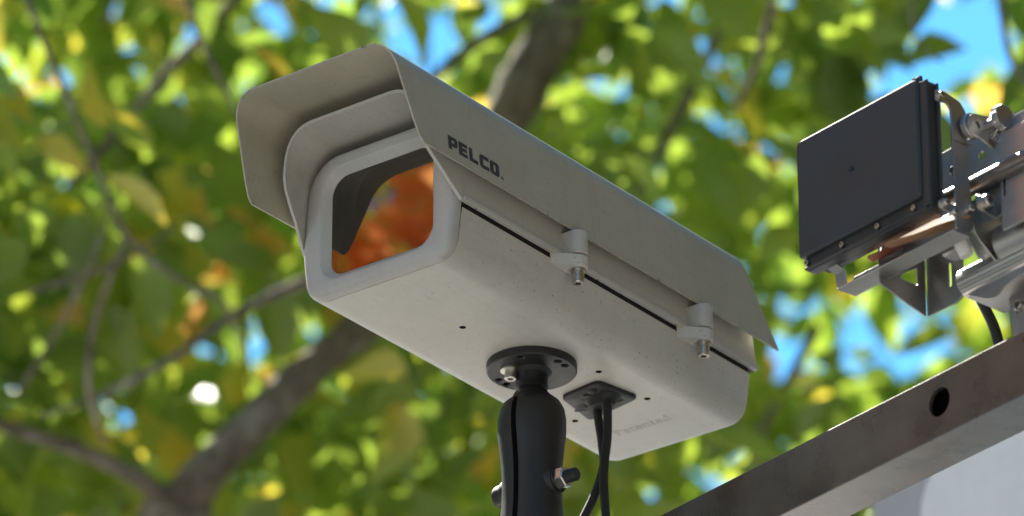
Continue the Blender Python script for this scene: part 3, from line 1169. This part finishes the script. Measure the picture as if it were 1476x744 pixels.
# stubby screws under the knob
for (d, z, l_) in ((0.0770, 0.0700, 0.012), (0.0690, 0.0745, 0.008)):
    hex_screw(0.0032, l_, 'screw_steel', BR, Matrix.Translation((0, 0, 0.1144)) @ basis((0.1925, d, z), (0, 1, 0), (0, 0, 1), (1, 0, 0)))
# pivot bolt of the lower link
hex_screw(0.0066, 0.0095, 'screw_steel', BR, Matrix.Translation((0, 0, 0.1144)) @ basis((0.1905, 0.0565, 0.0010), (0, 1, 0), (0, 0, 1), (1, 0, 0)), washer=0.0085)
hex_screw(0.0036, 0.006, 'screw_steel', BR, Matrix.Translation((0, 0, 0.1144)) @ basis((0.1808, 0.0455, -0.0060), (0, 1, 0), (0, 0, 1), (1, 0, 0)), washer=0.0045)
# back plate behind the box with a flange
bp = fillet([(0.030, -0.010), (0.240, -0.010), (0.240, 0.0835), (0.030, 0.0835)], 0.004, 3)
bw = [fillet([(0.186, 0.030), (0.212, 0.046), (0.212, 0.030)], 0.002, 2), rrect(0.142, 0.166, 0.020, 0.034, 0.003, 3)]
part(MB().add(*front_plate(bp, 0.0720, 0.002, [circ(0.15, 0.066, 0.003, 10), circ(0.175, 0.062, 0.004, 10)] + bw)), 'back_plate')
v_, f_ = boxm(0.030, 0.240, 0.0720, 0.1000, 0.0838, 0.0858, 0.0006)
part(MB().add(v_, f_), 'back_flange')
for (u, z) in ((0.140, 0.058), (0.205, 0.0655), (0.196, 0.0725)):
    hex_screw(0.0042, 0.006, 'screw_steel', BR, Matrix.Translation((0, 0, 0.1144)) @ basis((u, 0.0719, z), (1, 0, 0), (0, 0, 1), (0, -1, 0)), washer=0.006)
# round cross rail
v_, f_ = lathe([(0, 0), (0.0085, 0), (0.0085, 0.115), (0, 0.115)], 22)
part(MB().add(v_, f_, basis((0.138, 0.062, 0.0275), (0, 1, 0), (0, 0, 1), (1, 0, 0))), 'cross_rail', 'beam_steel')
# slotted L-bracket under the strip
lb = fillet([(0.0655, -0.0555), (0.1060, -0.0555, 0.008), (0.1150, -0.0500, 0.006), (0.1150, -0.0100), (0.1300, -0.0050), (0.1300, 0.0250), (0.0655, 0.0250)], 0.002, 4)
slot = rrect(0.0955, 0.0995, -0.0365, -0.0115, 0.0019, 4)
part(MB().add(*front_plate(lb, 0.1000, 0.002, [slot])), 'slotted_plate')
lp_ = fillet([(0.0400, -0.0395), (0.0985, -0.0560), (0.0985, 0.0250), (0.0500, 0.0250), (0.0400, -0.0150)], 0.002, 4)
part(MB().add(*side_plate(lp_, 0.0640, 0.002, [fillet([(0.0660, -0.0255), (0.0885, -0.0265), (0.0885, -0.0085), (0.0700, -0.0200)], 0.002, 3)])), 'side_gusset')
# lower cradle: rolled sheet above the beam
cv = []
nr = 14
for i in range(nr + 1):
    a = R(-100 + 200 * i / nr)
    cv.append((0.104 - 0.013 * math.cos(a), -0.0395 + 0.013 * math.sin(a)))
cv = [(0.150, -0.054)] + cv + [(0.150, -0.026)]
co_ = [Vector(p) for p in cv]
cm = MB()
for i in range(len(co_) - 1):
    a, b = co_[i], co_[i + 1]
    e = (b - a).normalized()
    nv = Vector((-e.y, e.x)) * 0.0018
    q = [a, b, b + nv, a + nv]
    vv = [(0.1165, p.x, p.y) for p in q] + [(0.2600, p.x, p.y) for p in q]
    cm.add(vv, [(0, 1, 2, 3), (4, 7, 6, 5), (0, 4, 5, 1), (1, 5, 6, 2), (2, 6, 7, 3), (3, 7, 4, 0)])
part(cm, 'cradle', smooth=35)
cf = fillet([(0.1170, -0.0500), (0.2600, -0.0500), (0.2600, -0.0600), (0.1880, -0.0600, 0.010), (0.1680, -0.0640, 0.012), (0.1600, -0.0700, 0.006), (0.1480, -0.0690, 0.006), (0.1240, -0.0560)], 0.003, 4)
part(MB().add(*front_plate(cf, 0.0990, 0.002)), 'cradle_lip')
# legs down to the beam
leg = fillet([(0.1400, 0.0200), (0.1950, 0.0200), (0.1950, -0.1110), (0.1450, -0.1110), (0.1400, -0.0500)], 0.003, 3)
part(MB().add(*front_plate(leg, 0.1330, 0.003)), 'leg')
v_, f_ = boxm(0.138, 0.202, 0.121, 0.150, -0.1142, -0.1112, 0.0006)
part(MB().add(v_, f_), 'foot')
hex_screw(0.0052, 0.007, 'screw_steel', BR, Matrix.Translation((0, 0, 0.1144)) @ basis((0.1580, 0.1328, -0.0700), (1, 0, 0), (0, 0, 1), (0, -1, 0)), washer=0.008)
up_leg = fillet([(0.2040, 0.0700), (0.2600, 0.0700), (0.2600, -0.0300), (0.2040, -0.0300)], 0.003, 3)
part(MB().add(*front_plate(up_leg, 0.0660, 0.003, [rrect(0.2075, 0.2105, 0.004, 0.030, 0.0014, 3)])), 'leg')
ck = fillet([(0.0560, 0.0120), (0.1330, 0.0060), (0.1330, -0.0560), (0.0980, -0.0480), (0.0640, -0.0220)], 0.008, 5)
part(MB().add(*side_plate(ck, 0.1690, 0.002, [circ(0.100, -0.012, 0.006, 14)])), 'clamp_cheek')
v_, f_ = lathe([(0.0190, 0), (0.0206, 0), (0.0206, 0.075), (0.0190, 0.075), (0.0190, 0)], 28)
part(MB().add(v_, f_, basis((0.176, 0.100, -0.0240), (0, 1, 0), (0, 0, 1), (1, 0, 0))), 'clamp_ring')
gx = fillet([(0.0600, -0.0100), (0.0960, -0.0160), (0.0960, -0.0360), (0.0800, -0.0360)], 0.003, 3)
part(MB().add(*side_plate(gx, 0.1560, 0.0016)), 'gusset')
# connector block, sleeve
v_, f_ = boxm(0.128, 0.150, 0.060, 0.078, -0.030, 0.012, 0.002)
part(MB().add(v_, f_), 'connector_block')
v_, f_ = lathe([(0, 0), (0.0068, 0), (0.0068, 0.022), (0, 0.022)], 16)
part(MB().add(v_, f_, axis_frame((0.150, 0.060, -0.016), (0.2, 0.35, -0.9))), 'cable_sleeve', 'white_sleeve')

xb = lambda u, d, z: X0 + Vector((math.cos(TX), -math.sin(TX), 0)) * u + Vector((math.sin(TX), math.cos(TX), 0)) * d + Vector((0, 0, z))
W = [xb(*p) for p in ((0.090, 0.145, -0.030), (0.080, 0.172, -0.050), (0.077, 0.182, -0.072), (0.078, 0.186, -0.098), (0.088, 0.190, -0.128), (0.13, 0.192, -0.142), (0.30, 0.195, -0.146), (0.9, 0.21, -0.146))]
v_, f_ = tube([p - W[0] for p in W], [0.0052] * len(W), 12, 6)
c_o = MB().add(v_, f_).obj('cable', 'rubber')
c_o.location = W[0]
c_o['label'] = 'black cable dropping from the stainless bracket down behind the beam'
c_o['category'] = 'cable'


def single_leaf(name, mat, pts_w, label, cat='leaf', fold=0.15, group=None):
    """a fallen leaf: outline given along its length, curled"""
    Lp, Wd, M = pts_w
    nn = 9
    vs, fs = [], []
    for i in range(nn):
        t = i / (nn - 1)
        w = Wd * (math.sin(math.pi * t ** 0.8) ** 0.8) * (1 + 0.12 * math.sin(9 * t)) + 0.0004
        zc = fold * Lp * (t - 0.5) ** 2
        for s in (-1, -0.5, 0, 0.5, 1):
            vs.append((Lp * (t - 0.5), s * w, zc + abs(s) ** 1.5 * w * 0.45 + 0.0006 * math.sin(5 * s + 7 * t)))
    for i in range(nn - 1):
        for j in range(4):
            fs.append((i * 5 + j, i * 5 + j + 1, (i + 1) * 5 + j + 1, (i + 1) * 5 + j))
    o = mesh_obj(name, vs, fs, mat, None, 60)
    o.matrix_world = M
    o['label'] = label
    o['category'] = cat
    return o


single_leaf('dry_leaf', 'dry_leaf', (0.10, 0.026, Matrix.Translation(xb(0.135, 0.040, -0.0175)) @ Matrix.Rotation(-TX + R(8), 4, 'Z') @ Matrix.Rotation(R(38), 4, 'X')),
            'crumpled tan dry leaf caught under the black antenna box')
single_leaf('dry_leaf', 'red_leaf', (0.062, 0.016, Matrix.Translation(xb(0.088, 0.038, -0.0165)) @ Matrix.Rotation(-TX + R(-6), 4, 'Z') @ Matrix.Rotation(R(30), 4, 'X')),
            'dark red dry leaf caught under the black antenna box beside the tan one')

# ------------------------------------------------------------------ white structure beyond the beam
fwd = Vector((0, math.cos(PITCH), math.sin(PITCH)))
upv = Vector((0, -math.sin(PITCH), math.cos(PITCH)))


def at(px, py, depth):
    return CAM + fwd * depth + Vector((1, 0, 0)) * ((px - 738) / 7900 * depth) - upv * ((py - 372) / 7900 * depth)


tp = at(1232, 672, 7.0)
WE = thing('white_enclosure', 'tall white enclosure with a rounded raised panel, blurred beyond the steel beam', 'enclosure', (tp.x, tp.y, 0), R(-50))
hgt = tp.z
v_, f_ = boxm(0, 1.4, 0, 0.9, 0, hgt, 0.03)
MB().add(v_, f_).obj('case', 'case_grey', WE)  # case toned greyer than its raised panel
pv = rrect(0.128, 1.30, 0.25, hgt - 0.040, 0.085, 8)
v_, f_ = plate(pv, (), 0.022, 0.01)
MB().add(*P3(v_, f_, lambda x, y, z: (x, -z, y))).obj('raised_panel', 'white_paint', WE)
v_, f_ = boxm(0.075, 0.088, -0.016, -0.0005, hgt - 0.19, hgt - 0.135, 0.003)
MB().add(v_, f_).obj('catch', 'black_coat', WE)

# ------------------------------------------------------------------ trees
LEAF_T = [(0.0, 0.015), (0.14, 0.30), (0.36, 0.50), (0.62, 0.40), (0.84, 0.17), (1.0, 0.0)]    # along midrib, half-width in widths


def leaf_template(rows=LEAF_T):
    vs, fs = [], []
    for (t, w) in rows:
        for s in (-1, 0, 1):
            vs.append((t, s * w, -0.22 * t * t + abs(s) * w * 0.28))
    for i in range(len(rows) - 1):
        for j in range(2):
            fs.append((i * 3 + j, (i + 1) * 3 + j, (i + 1) * 3 + j + 1, i * 3 + j + 1))
    return np.array(vs, np.float32), fs


def leaf_frames(n, rg_, droop=0.55):
    """random leaf orientations: tip direction drooping, blade normal mostly up"""
    az = rg_.uniform(0, 2 * np.pi, n)
    el = rg_.normal(-droop, 0.45, n)
    x = np.stack([np.cos(az) * np.cos(el), np.sin(az) * np.cos(el), np.sin(el)], 1)
    up_ = np.stack([rg_.normal(0, 0.55, n), rg_.normal(0, 0.55, n), np.ones(n)], 1)
    y = np.cross(up_, x)
    y /= np.linalg.norm(y, axis=1, keepdims=True) + 1e-9
    z = np.cross(x, y)
    return x, y, z


def leaves_mesh(name, pos, x, y, z, ln, wd, mat, parent):
    T, F = leaf_template()
    m = len(T)
    n = len(pos)
    V = (pos[:, None, :] + x[:, None, :] * (T[None, :, 0:1] * ln[:, None, None]) + y[:, None, :] * (T[None, :, 1:2] * wd[:, None, None])
         + z[:, None, :] * (T[None, :, 2:3] * ln[:, None, None] * 0.8)).reshape(-1, 3)
    Fa = np.array(F, np.int32)
    Fi = (Fa[None] + (np.arange(n, dtype=np.int32) * m)[:, None, None]).reshape(-1)
    nf = n * len(F)
    me = bpy.data.meshes.new(name)
    me.vertices.add(len(V))
    me.vertices.foreach_set('co', V.astype(np.float32).ravel())
    me.loops.add(nf * 4)
    me.loops.foreach_set('vertex_index', Fi)
    me.polygons.add(nf)
    me.polygons.foreach_set('loop_start', np.arange(0, nf * 4, 4, dtype=np.int32))
    me.update(calc_edges=True)
    me.polygons.foreach_set('use_smooth', np.ones(nf, dtype=bool))
    me.materials.append(MATS[mat])
    o = bpy.data.objects.new(name, me)
    COL.objects.link(o)
    o.parent = parent
    return o


C_np = np.array(CAM)
F_np = np.array(fwd)
U_np = np.array(upv)


def to_px(p):
    d = p - C_np
    z = d @ F_np
    return 738 + 7900 * d[:, 0] / z, 372 - 7900 * (d @ U_np) / z, z


T1 = thing('broadleaf_tree', 'broadleaf tree with green and yellow leaves filling the blurred background', 'tree', (-1.25, 8.9, 0))
tb = Vector((-1.25, 8.9, 0))


def branch(name, px, radii_px, parent, seed=0, n=10, wob=0.12, extra=()):
    """px: (x, y, depth) along the branch"""
    pts = list(extra) + [at(*p) for p in px]
    rr = [r if r < 1 else r / 7900 * 8.5 for r in radii_px]
    v_, f_ = tube([p - tb for p in pts], rr, n, 6, wob, seed)
    return MB().add(v_, f_).obj(name, 'bark', parent, 60)


trunk = branch('trunk', [(120, 1150, 8.9), (215, 850, 8.75), (262, 720, 8.7)], [0.23, 0.19, 0.16, 0.11, 0.075, 0.052], T1, 1, 16, 0.1,
               (Vector((-1.25, 8.9, -0.05)), Vector((-1.22, 8.88, 1.2)), Vector((-1.12, 8.75, 2.6))))
branch('limb', [(235, 790, 8.72), (290, 690, 8.72), (365, 612, 8.78), (450, 530, 8.85), (540, 455, 8.92), (640, 345, 9.0), (720, 190, 9.05), (772, 90, 9.1), (835, -30, 9.2), (905, -220, 9.4), (960, -520, 9.6)],
       [0.044, 0.038, 0.032, 0.030, 0.030, 0.033, 0.040, 0.043, 0.040, 0.034, 0.02], trunk, 2, 18, 0.22)
branch('limb', [(250, 735, 8.7), (200, 690, 8.66), (110, 648, 8.6), (0, 612, 8.55), (-180, 540, 8.5), (-420, 430, 8.5)], [0.02, 0.015, 0.012, 0.010, 0.009, 0.006], trunk, 3)
branch('limb', [(120, 1150, 8.9), (-200, 800, 9.3), (-500, 300, 9.8), (-800, -400, 10.4)], [0.09, 0.07, 0.055, 0.03], trunk, 4, 12)
branch('limb', [(215, 850, 8.75), (700, 900, 9.6), (1250, 700, 10.4), (1900, 250, 11.0), (2500, -300, 11.4)], [0.07, 0.055, 0.045, 0.035, 0.015], trunk, 5, 12)
tw = [
    ([(25, -40, 7.9), (55, 40, 7.9), (95, 135, 7.95), (150, 268, 8.0), (185, 342, 8.0), (255, 402, 8.05), (325, 440, 8.1), (350, 520, 8.2)], [4.5, 4.5, 4.2, 4, 3.8, 3.5, 3, 2]),
    ([(185, 342, 8.0), (155, 410, 8.0), (133, 480, 8.05), (128, 560, 8.1), (150, 640, 8.3)], [3.5, 4, 4.5, 5, 3]),
    ([(455, 400, 8.4), (395, 425, 8.4), (335, 455, 8.35), (250, 515, 8.3), (150, 568, 8.25), (60, 600, 8.2)], [9, 7.5, 6.5, 5.5, 4.5, 2]),
    ([(262, -30, 8.0), (285, 45, 8.0), (315, 110, 8.0), (342, 165, 8.05)], [4, 4, 3.5, 2]),
    ([(360, -30, 8.9), (300, 45, 8.85), (235, 110, 8.8), (165, 195, 8.8), (95, 280, 8.8), (30, 400, 8.9)], [10, 9, 8, 7.5, 7, 5]),
    ([(760, 20, 9.1), (690, 60, 8.9), (640, 100, 8.8), (585, 150, 8.75)], [10, 9, 7, 5]),
    ([(1075, -40, 9.4), (1030, 60, 9.3), (985, 150, 9.2), (935, 250, 9.15), (870, 350, 9.1), (800, 480, 9.0)], [10, 10, 9.5, 9, 8, 7]),
    ([(1122, -40, 8.6), (1108, 30, 8.6), (1090, 95, 8.6), (1060, 160, 8.6)], [7, 7, 6, 4]),
    ([(1440, -40, 8.1), (1446, 30, 8.1), (1458, 85, 8.1), (1490, 130, 8.1)], [5, 5, 4.5, 4]),
    ([(1318, -30, 8.0), (1316, 40, 8.0), (1335, 75, 8.0), (1360, 90, 8.0)], [2, 2, 2, 1.5]),
    ([(670, 520, 9.6), (640, 590, 9.6), (600, 660, 9.6), (560, 760, 9.6)], [8, 7, 6, 5]),
    ([(1180, 470, 9.5), (1130, 560, 9.5), (1090, 640, 9.5), (1060, 760, 9.5)], [9, 8, 8, 7]),
    ([(40, 420, 8.4), (110, 400, 8.4), (180, 372, 8.4), (250, 330, 8.5)], [4, 4, 3.5, 2]),
    ([(30, 560, 8.3), (80, 480, 8.3), (130, 380, 8.2), (160, 290, 8.2)], [4, 3.5, 3, 2]),
    ([(470, 350, 9.3), (380, 300, 9.3), (280, 300, 9.3), (200, 330, 9.3)], [6, 5, 4, 3]),
    ([(350, 440, 9.0), (356, 500, 9.0), (362, 560, 9.0)], [4, 3, 2]),
]
for i, (p, r) in enumerate(tw):
    branch('branch', p, r, trunk, 20 + i, 8, 0.10)
for i in range(26):                              # twigs carried further through the crown
    px, py, dp = rng.uniform(-700, 2200), rng.uniform(-700, 900), rng.uniform(9.4, 12.5)
    a = rng.uniform(0.6, 2.4)
    pts = [(px, py, dp)]
    for s in range(3):
        a += rng.uniform(-0.35, 0.35)
        pts.append((pts[-1][0] + 170 * math.cos(a), pts[-1][1] - 170 * math.sin(a), dp + rng.uniform(-.15, .15)))
    r0 = rng.uniform(5, 11)
    branch('branch', pts, [r0, r0 * .85, r0 * .7, r0 * .45], trunk, 60 + i, 8, 0.1)

# leaves: twig clusters through the crown's volume
CC, CR = np.array([0.2, 9.95, 6.1]), np.array([5.6, 3.0, 1.9])
NCL = 3650
u = nrg.normal(size=(NCL * 2, 3))
u /= np.linalg.norm(u, axis=1, keepdims=True)
rad = nrg.uniform(0, 1, NCL * 2) ** (1 / 3)
cen = CC + u * rad[:, None] * CR
# lumpy outline
lump = np.sin(cen[:, 0] * 1.7 + 1) * np.sin(cen[:, 1] * 1.9) * np.sin(cen[:, 2] * 2.1 + .5)
keep = rad < 0.93 + 0.25 * lump
cen = cen[keep][:NCL]
per = 11
pos = np.repeat(cen, per, axis=0)
tdir = nrg.normal(size=(len(cen), 3)) * np.array([1, 1, 0.45])
tdir /= np.linalg.norm(tdir, axis=1, keepdims=True)
along = np.tile(np.linspace(-0.22, 0.22, per), len(cen))
pos = pos + np.repeat(tdir, per, axis=0) * along[:, None] + nrg.normal(0, 0.035, (len(pos), 3))
# open places in the crown where the sky shows
GAPS = [(15, 75, 52), (30, 100, 36), (645, 28, 42), (533, 8, 22), (600, 30, 20), (1320, 50, 62), (1290, 90, 40), (1390, 25, 55), (1345, 120, 42), (1385, 165, 34), (1445, 35, 42), (1470, 80, 25),
        (1280, 460, 44), (1300, 500, 40), (1235, 445, 30), (1210, 480, 26), (1130, 470, 24), (1150, 505, 22), (385, 470, 26), (355, 410, 20), (420, 430, 18), (345, 480, 15), (228, 503, 20),
        (293, 495, 15), (118, 548, 17), (500, 530, 22), (497, 580, 14), (1060, 272, 22), (1045, 300, 12), (1085, 335, 16), (1000, 225, 16), (1075, 45, 22), (1000, 65, 14), (978, 150, 12),
        (1130, 370, 14), (1240, 175, 26), (1195, 165, 18), (1210, 190, 22), (320, 110, 15), (345, 125, 15), (200, 95, 14), (345, 0, 25), (275, 10, 18), (240, 620, 12), (550, 735, 14),
        (660, 735, 14), (30, 155, 14), (80, 110, 12), (1440, 420, 24), (1085, 400, 16), (890, 180, 12), (1170, 250, 14), (720, 130, 10), (1100, 520, 14), (350, 585, 12), (240, 490, 12)]
px, py, dz = to_px(pos)
ok = np.ones(len(pos), bool)
for (gx, gy, gr) in GAPS:
    d2 = (px - gx) ** 2 + (py - gy) ** 2
    thin = nrg.uniform(0, 1, len(pos))
    ok &= ~((d2 < (gr * 0.88 + 13) ** 2) & (thin < 0.97))
# the big limb is bare: no leaves sprout round it or hang just under and before it
lim = np.array([at(*q) for q in ((262, 720, 8.72), (330, 650, 8.75), (410, 570, 8.8), (495, 492, 8.9), (590, 400, 8.95), (680, 270, 9.02), (735, 160, 9.07), (790, 60, 9.12), (840, -40, 9.2))])
toc = (C_np - lim[4])
toc /= np.linalg.norm(toc)
for q0, q1 in zip(lim, lim[1:]):
    e = q1 - q0
    for f in (0.0, 0.33, 0.67):
        q = pos - (q0 + e * f)
        tt = np.clip(q @ toc, 0, 1.3)
        near = np.linalg.norm(q - tt[:, None] * toc, axis=1) < 0.085
        ok &= ~(near & (nrg.uniform(0, 1, len(pos)) < 0.8))
# shafts where the sun comes down on the limb
sv_ = np.array(SUNV)
for (gx, gy, gd, gr) in ((730, 140, 9.05, 0.10), (798, 8, 9.15, 0.10), (425, 540, 8.85, 0.055), (340, 612, 8.78, 0.055), (505, 470, 8.9, 0.055), (300, 30, 8.85, 0.10), (215, 130, 8.8, 0.09), (1100, 60, 8.6, 0.10)):
    q = pos - np.array(at(gx, gy, gd))
    tt = q @ sv_
    ok &= ~((np.linalg.norm(q - tt[:, None] * sv_, axis=1) < gr) & (tt > 0.05))
# nothing nearer than the front of the crown, and clear of the housing
ok &= dz > 7.6
pos, px, py, dz = pos[ok], px[ok], py[ok], dz[ok]
n = len(pos)
lx, ly, lz = leaf_frames(n, nrg)
ln = nrg.uniform(0.095, 0.165, n)
wd = ln * nrg.uniform(0.48, 0.66, n)
# the 300 that show largest become leaves of their own
inf = (px > -20) & (px < 1500) & (py > -20) & (py < 764)
score = np.where(inf, ln / dz, 0)
big = np.argsort(-score)[:300]
mask = np.ones(n, bool)
mask[big] = False
tl_ = np.array(tb)
fo = leaves_mesh('foliage', pos[mask] - tl_, lx[mask], ly[mask], lz[mask], ln[mask], wd[mask], 'leaf_green', T1)
fo['kind'] = 'stuff'
Tm, Fm = leaf_template()
variants = []
for i in range(4):
    me = bpy.data.meshes.new('leaf')
    tv = Tm.copy()
    tv[:, 1] *= (0.5, 0.56, 0.6, 0.66)[i]
    tv[:, 2] *= (0.5, 0.9, 1.3, 0.7)[i]
    me.from_pydata([tuple(map(float, q)) for q in tv], [], Fm)
    me.polygons.foreach_set('use_smooth', [True] * len(Fm))
    me.materials.append(MATS['leaf_green'])
    variants.append(me)
for j, i in enumerate(big):
    o = bpy.data.objects.new('leaf', variants[j % 4])
    COL.objects.link(o)
    o.parent = T1
    m = Matrix.Identity(4)
    for r_ in range(3):
        m[r_][0], m[r_][1], m[r_][2], m[r_][3] = (float(lx[i][r_] * ln[i]), float(ly[i][r_] * ln[i]), float(lz[i][r_] * ln[i]), float(pos[i][r_] - tl_[r_]))
    o.matrix_basis = m

# autumn tree left of the scene, mirrored in the camera's window
t2b = Vector((-3.7, 3.62, 0))
T2 = thing('autumn_tree', 'orange and yellow autumn tree mirrored in the camera housing window', 'tree', t2b)
v_, f_ = tube([(0, 0, -0.05), (0.05, 0, 1.5), (0.0, 0.1, 3.2), (0.1, 0.1, 5.0), (0.1, 0.1, 6.8)], [0.12, 0.10, 0.085, 0.06, 0.015], 14, 6, 0.1, 5)
t2t = MB().add(v_, f_).obj('trunk', 'bark', T2, 60)
for i in range(9):
    a = i * 2.4
    z0 = 3.6 + i * 0.3
    v_, f_ = tube([(0.05, 0.08, z0), (0.45 * math.cos(a), 0.45 * math.sin(a), z0 + 0.4), (0.85 * math.cos(a), 0.85 * math.sin(a), z0 + 0.8)], [0.03, 0.02, 0.006], 8, 5, 0.1, i)
    MB().add(v_, f_).obj('limb', 'bark', t2t, 60)
n2 = 5800
u = nrg.normal(size=(n2, 3))
u /= np.linalg.norm(u, axis=1, keepdims=True)
p2 = np.array([0.1, 0.05, 5.9]) + u * (nrg.uniform(0, 1, n2) ** (1 / 3))[:, None] * np.array([1.25, 1.1, 1.25])
lx, ly, lz = leaf_frames(n2, nrg)
ln = nrg.uniform(0.075, 0.12, n2)
fo2 = leaves_mesh('foliage', p2, lx, ly, lz, ln, ln * nrg.uniform(0.6, 0.8, n2), 'leaf_autumn', T2)
fo2['kind'] = 'stuff'

# unseen trees added round the viewer to block sky light and tint the housing
n3 = 26000
u = nrg.normal(size=(n3, 3))
u /= np.linalg.norm(u, axis=1, keepdims=True)
p3 = np.array([0.0, 0.0, 5.9]) + u * (nrg.uniform(0, 1, n3) ** (1 / 2.4))[:, None] * np.array([3.9, 3.9, 4.9])
lx, ly, lz = leaf_frames(n3, nrg)
ln = nrg.uniform(0.16, 0.24, n3)
src = None
for (x, y, rz, lab) in ((5.6, 2.2, 0.0, 'olive brown tree added to block sky light right of the viewer, out of the frame, nearest the beam'),
                        (6.4, 7.6, 1.1, 'olive brown tree added to block sky light right of the enclosure, out of the frame'),
                        (3.6, -4.6, 2.3, 'olive brown tree added to block sky light behind the viewer, out of the frame'),
                        (-4.6, -5.0, 3.9, 'olive brown tree added to block sky light behind the viewer on the left, out of the frame'),
                        (-8.2, 7.2, 5.0, 'olive brown tree added to block sky light far left of the camera housing, out of the frame')):
    T3 = thing('sky_blocker_tree', lab, 'tree', (x, y, 0), rz, 'trees added around the viewer to block sky light')
    if src is None:
        v_, f_ = tube([(0, 0, -0.05), (0.04, 0, 1.5), (0.0, 0.1, 3.2), (0.1, 0.1, 5.0), (0.1, 0.0, 7.5)], [0.2, 0.16, 0.13, 0.09, 0.03], 12, 6, 0.1, 6)
        src = [MB().add(v_, f_).obj('trunk', 'bark', T3, 60),
               leaves_mesh('foliage', p3, lx, ly, lz, ln, ln * nrg.uniform(0.55, 0.7, n3), 'leaf_olive', T3)]
        src[1]['kind'] = 'stuff'
        v_, f_ = tube([(0, 0.05, 2.6), (0.7, 0.3, 3.6), (1.5, 0.6, 4.6)], [0.07, 0.05, 0.015], 8, 5, 0.1, 3)
        src.append(MB().add(v_, f_).obj('limb', 'bark', src[0], 60))
    else:
        made = {}
        for o in src:
            c = o.copy()
            COL.objects.link(c)
            c.parent = made.get(o.parent, T3)
            made[o] = c
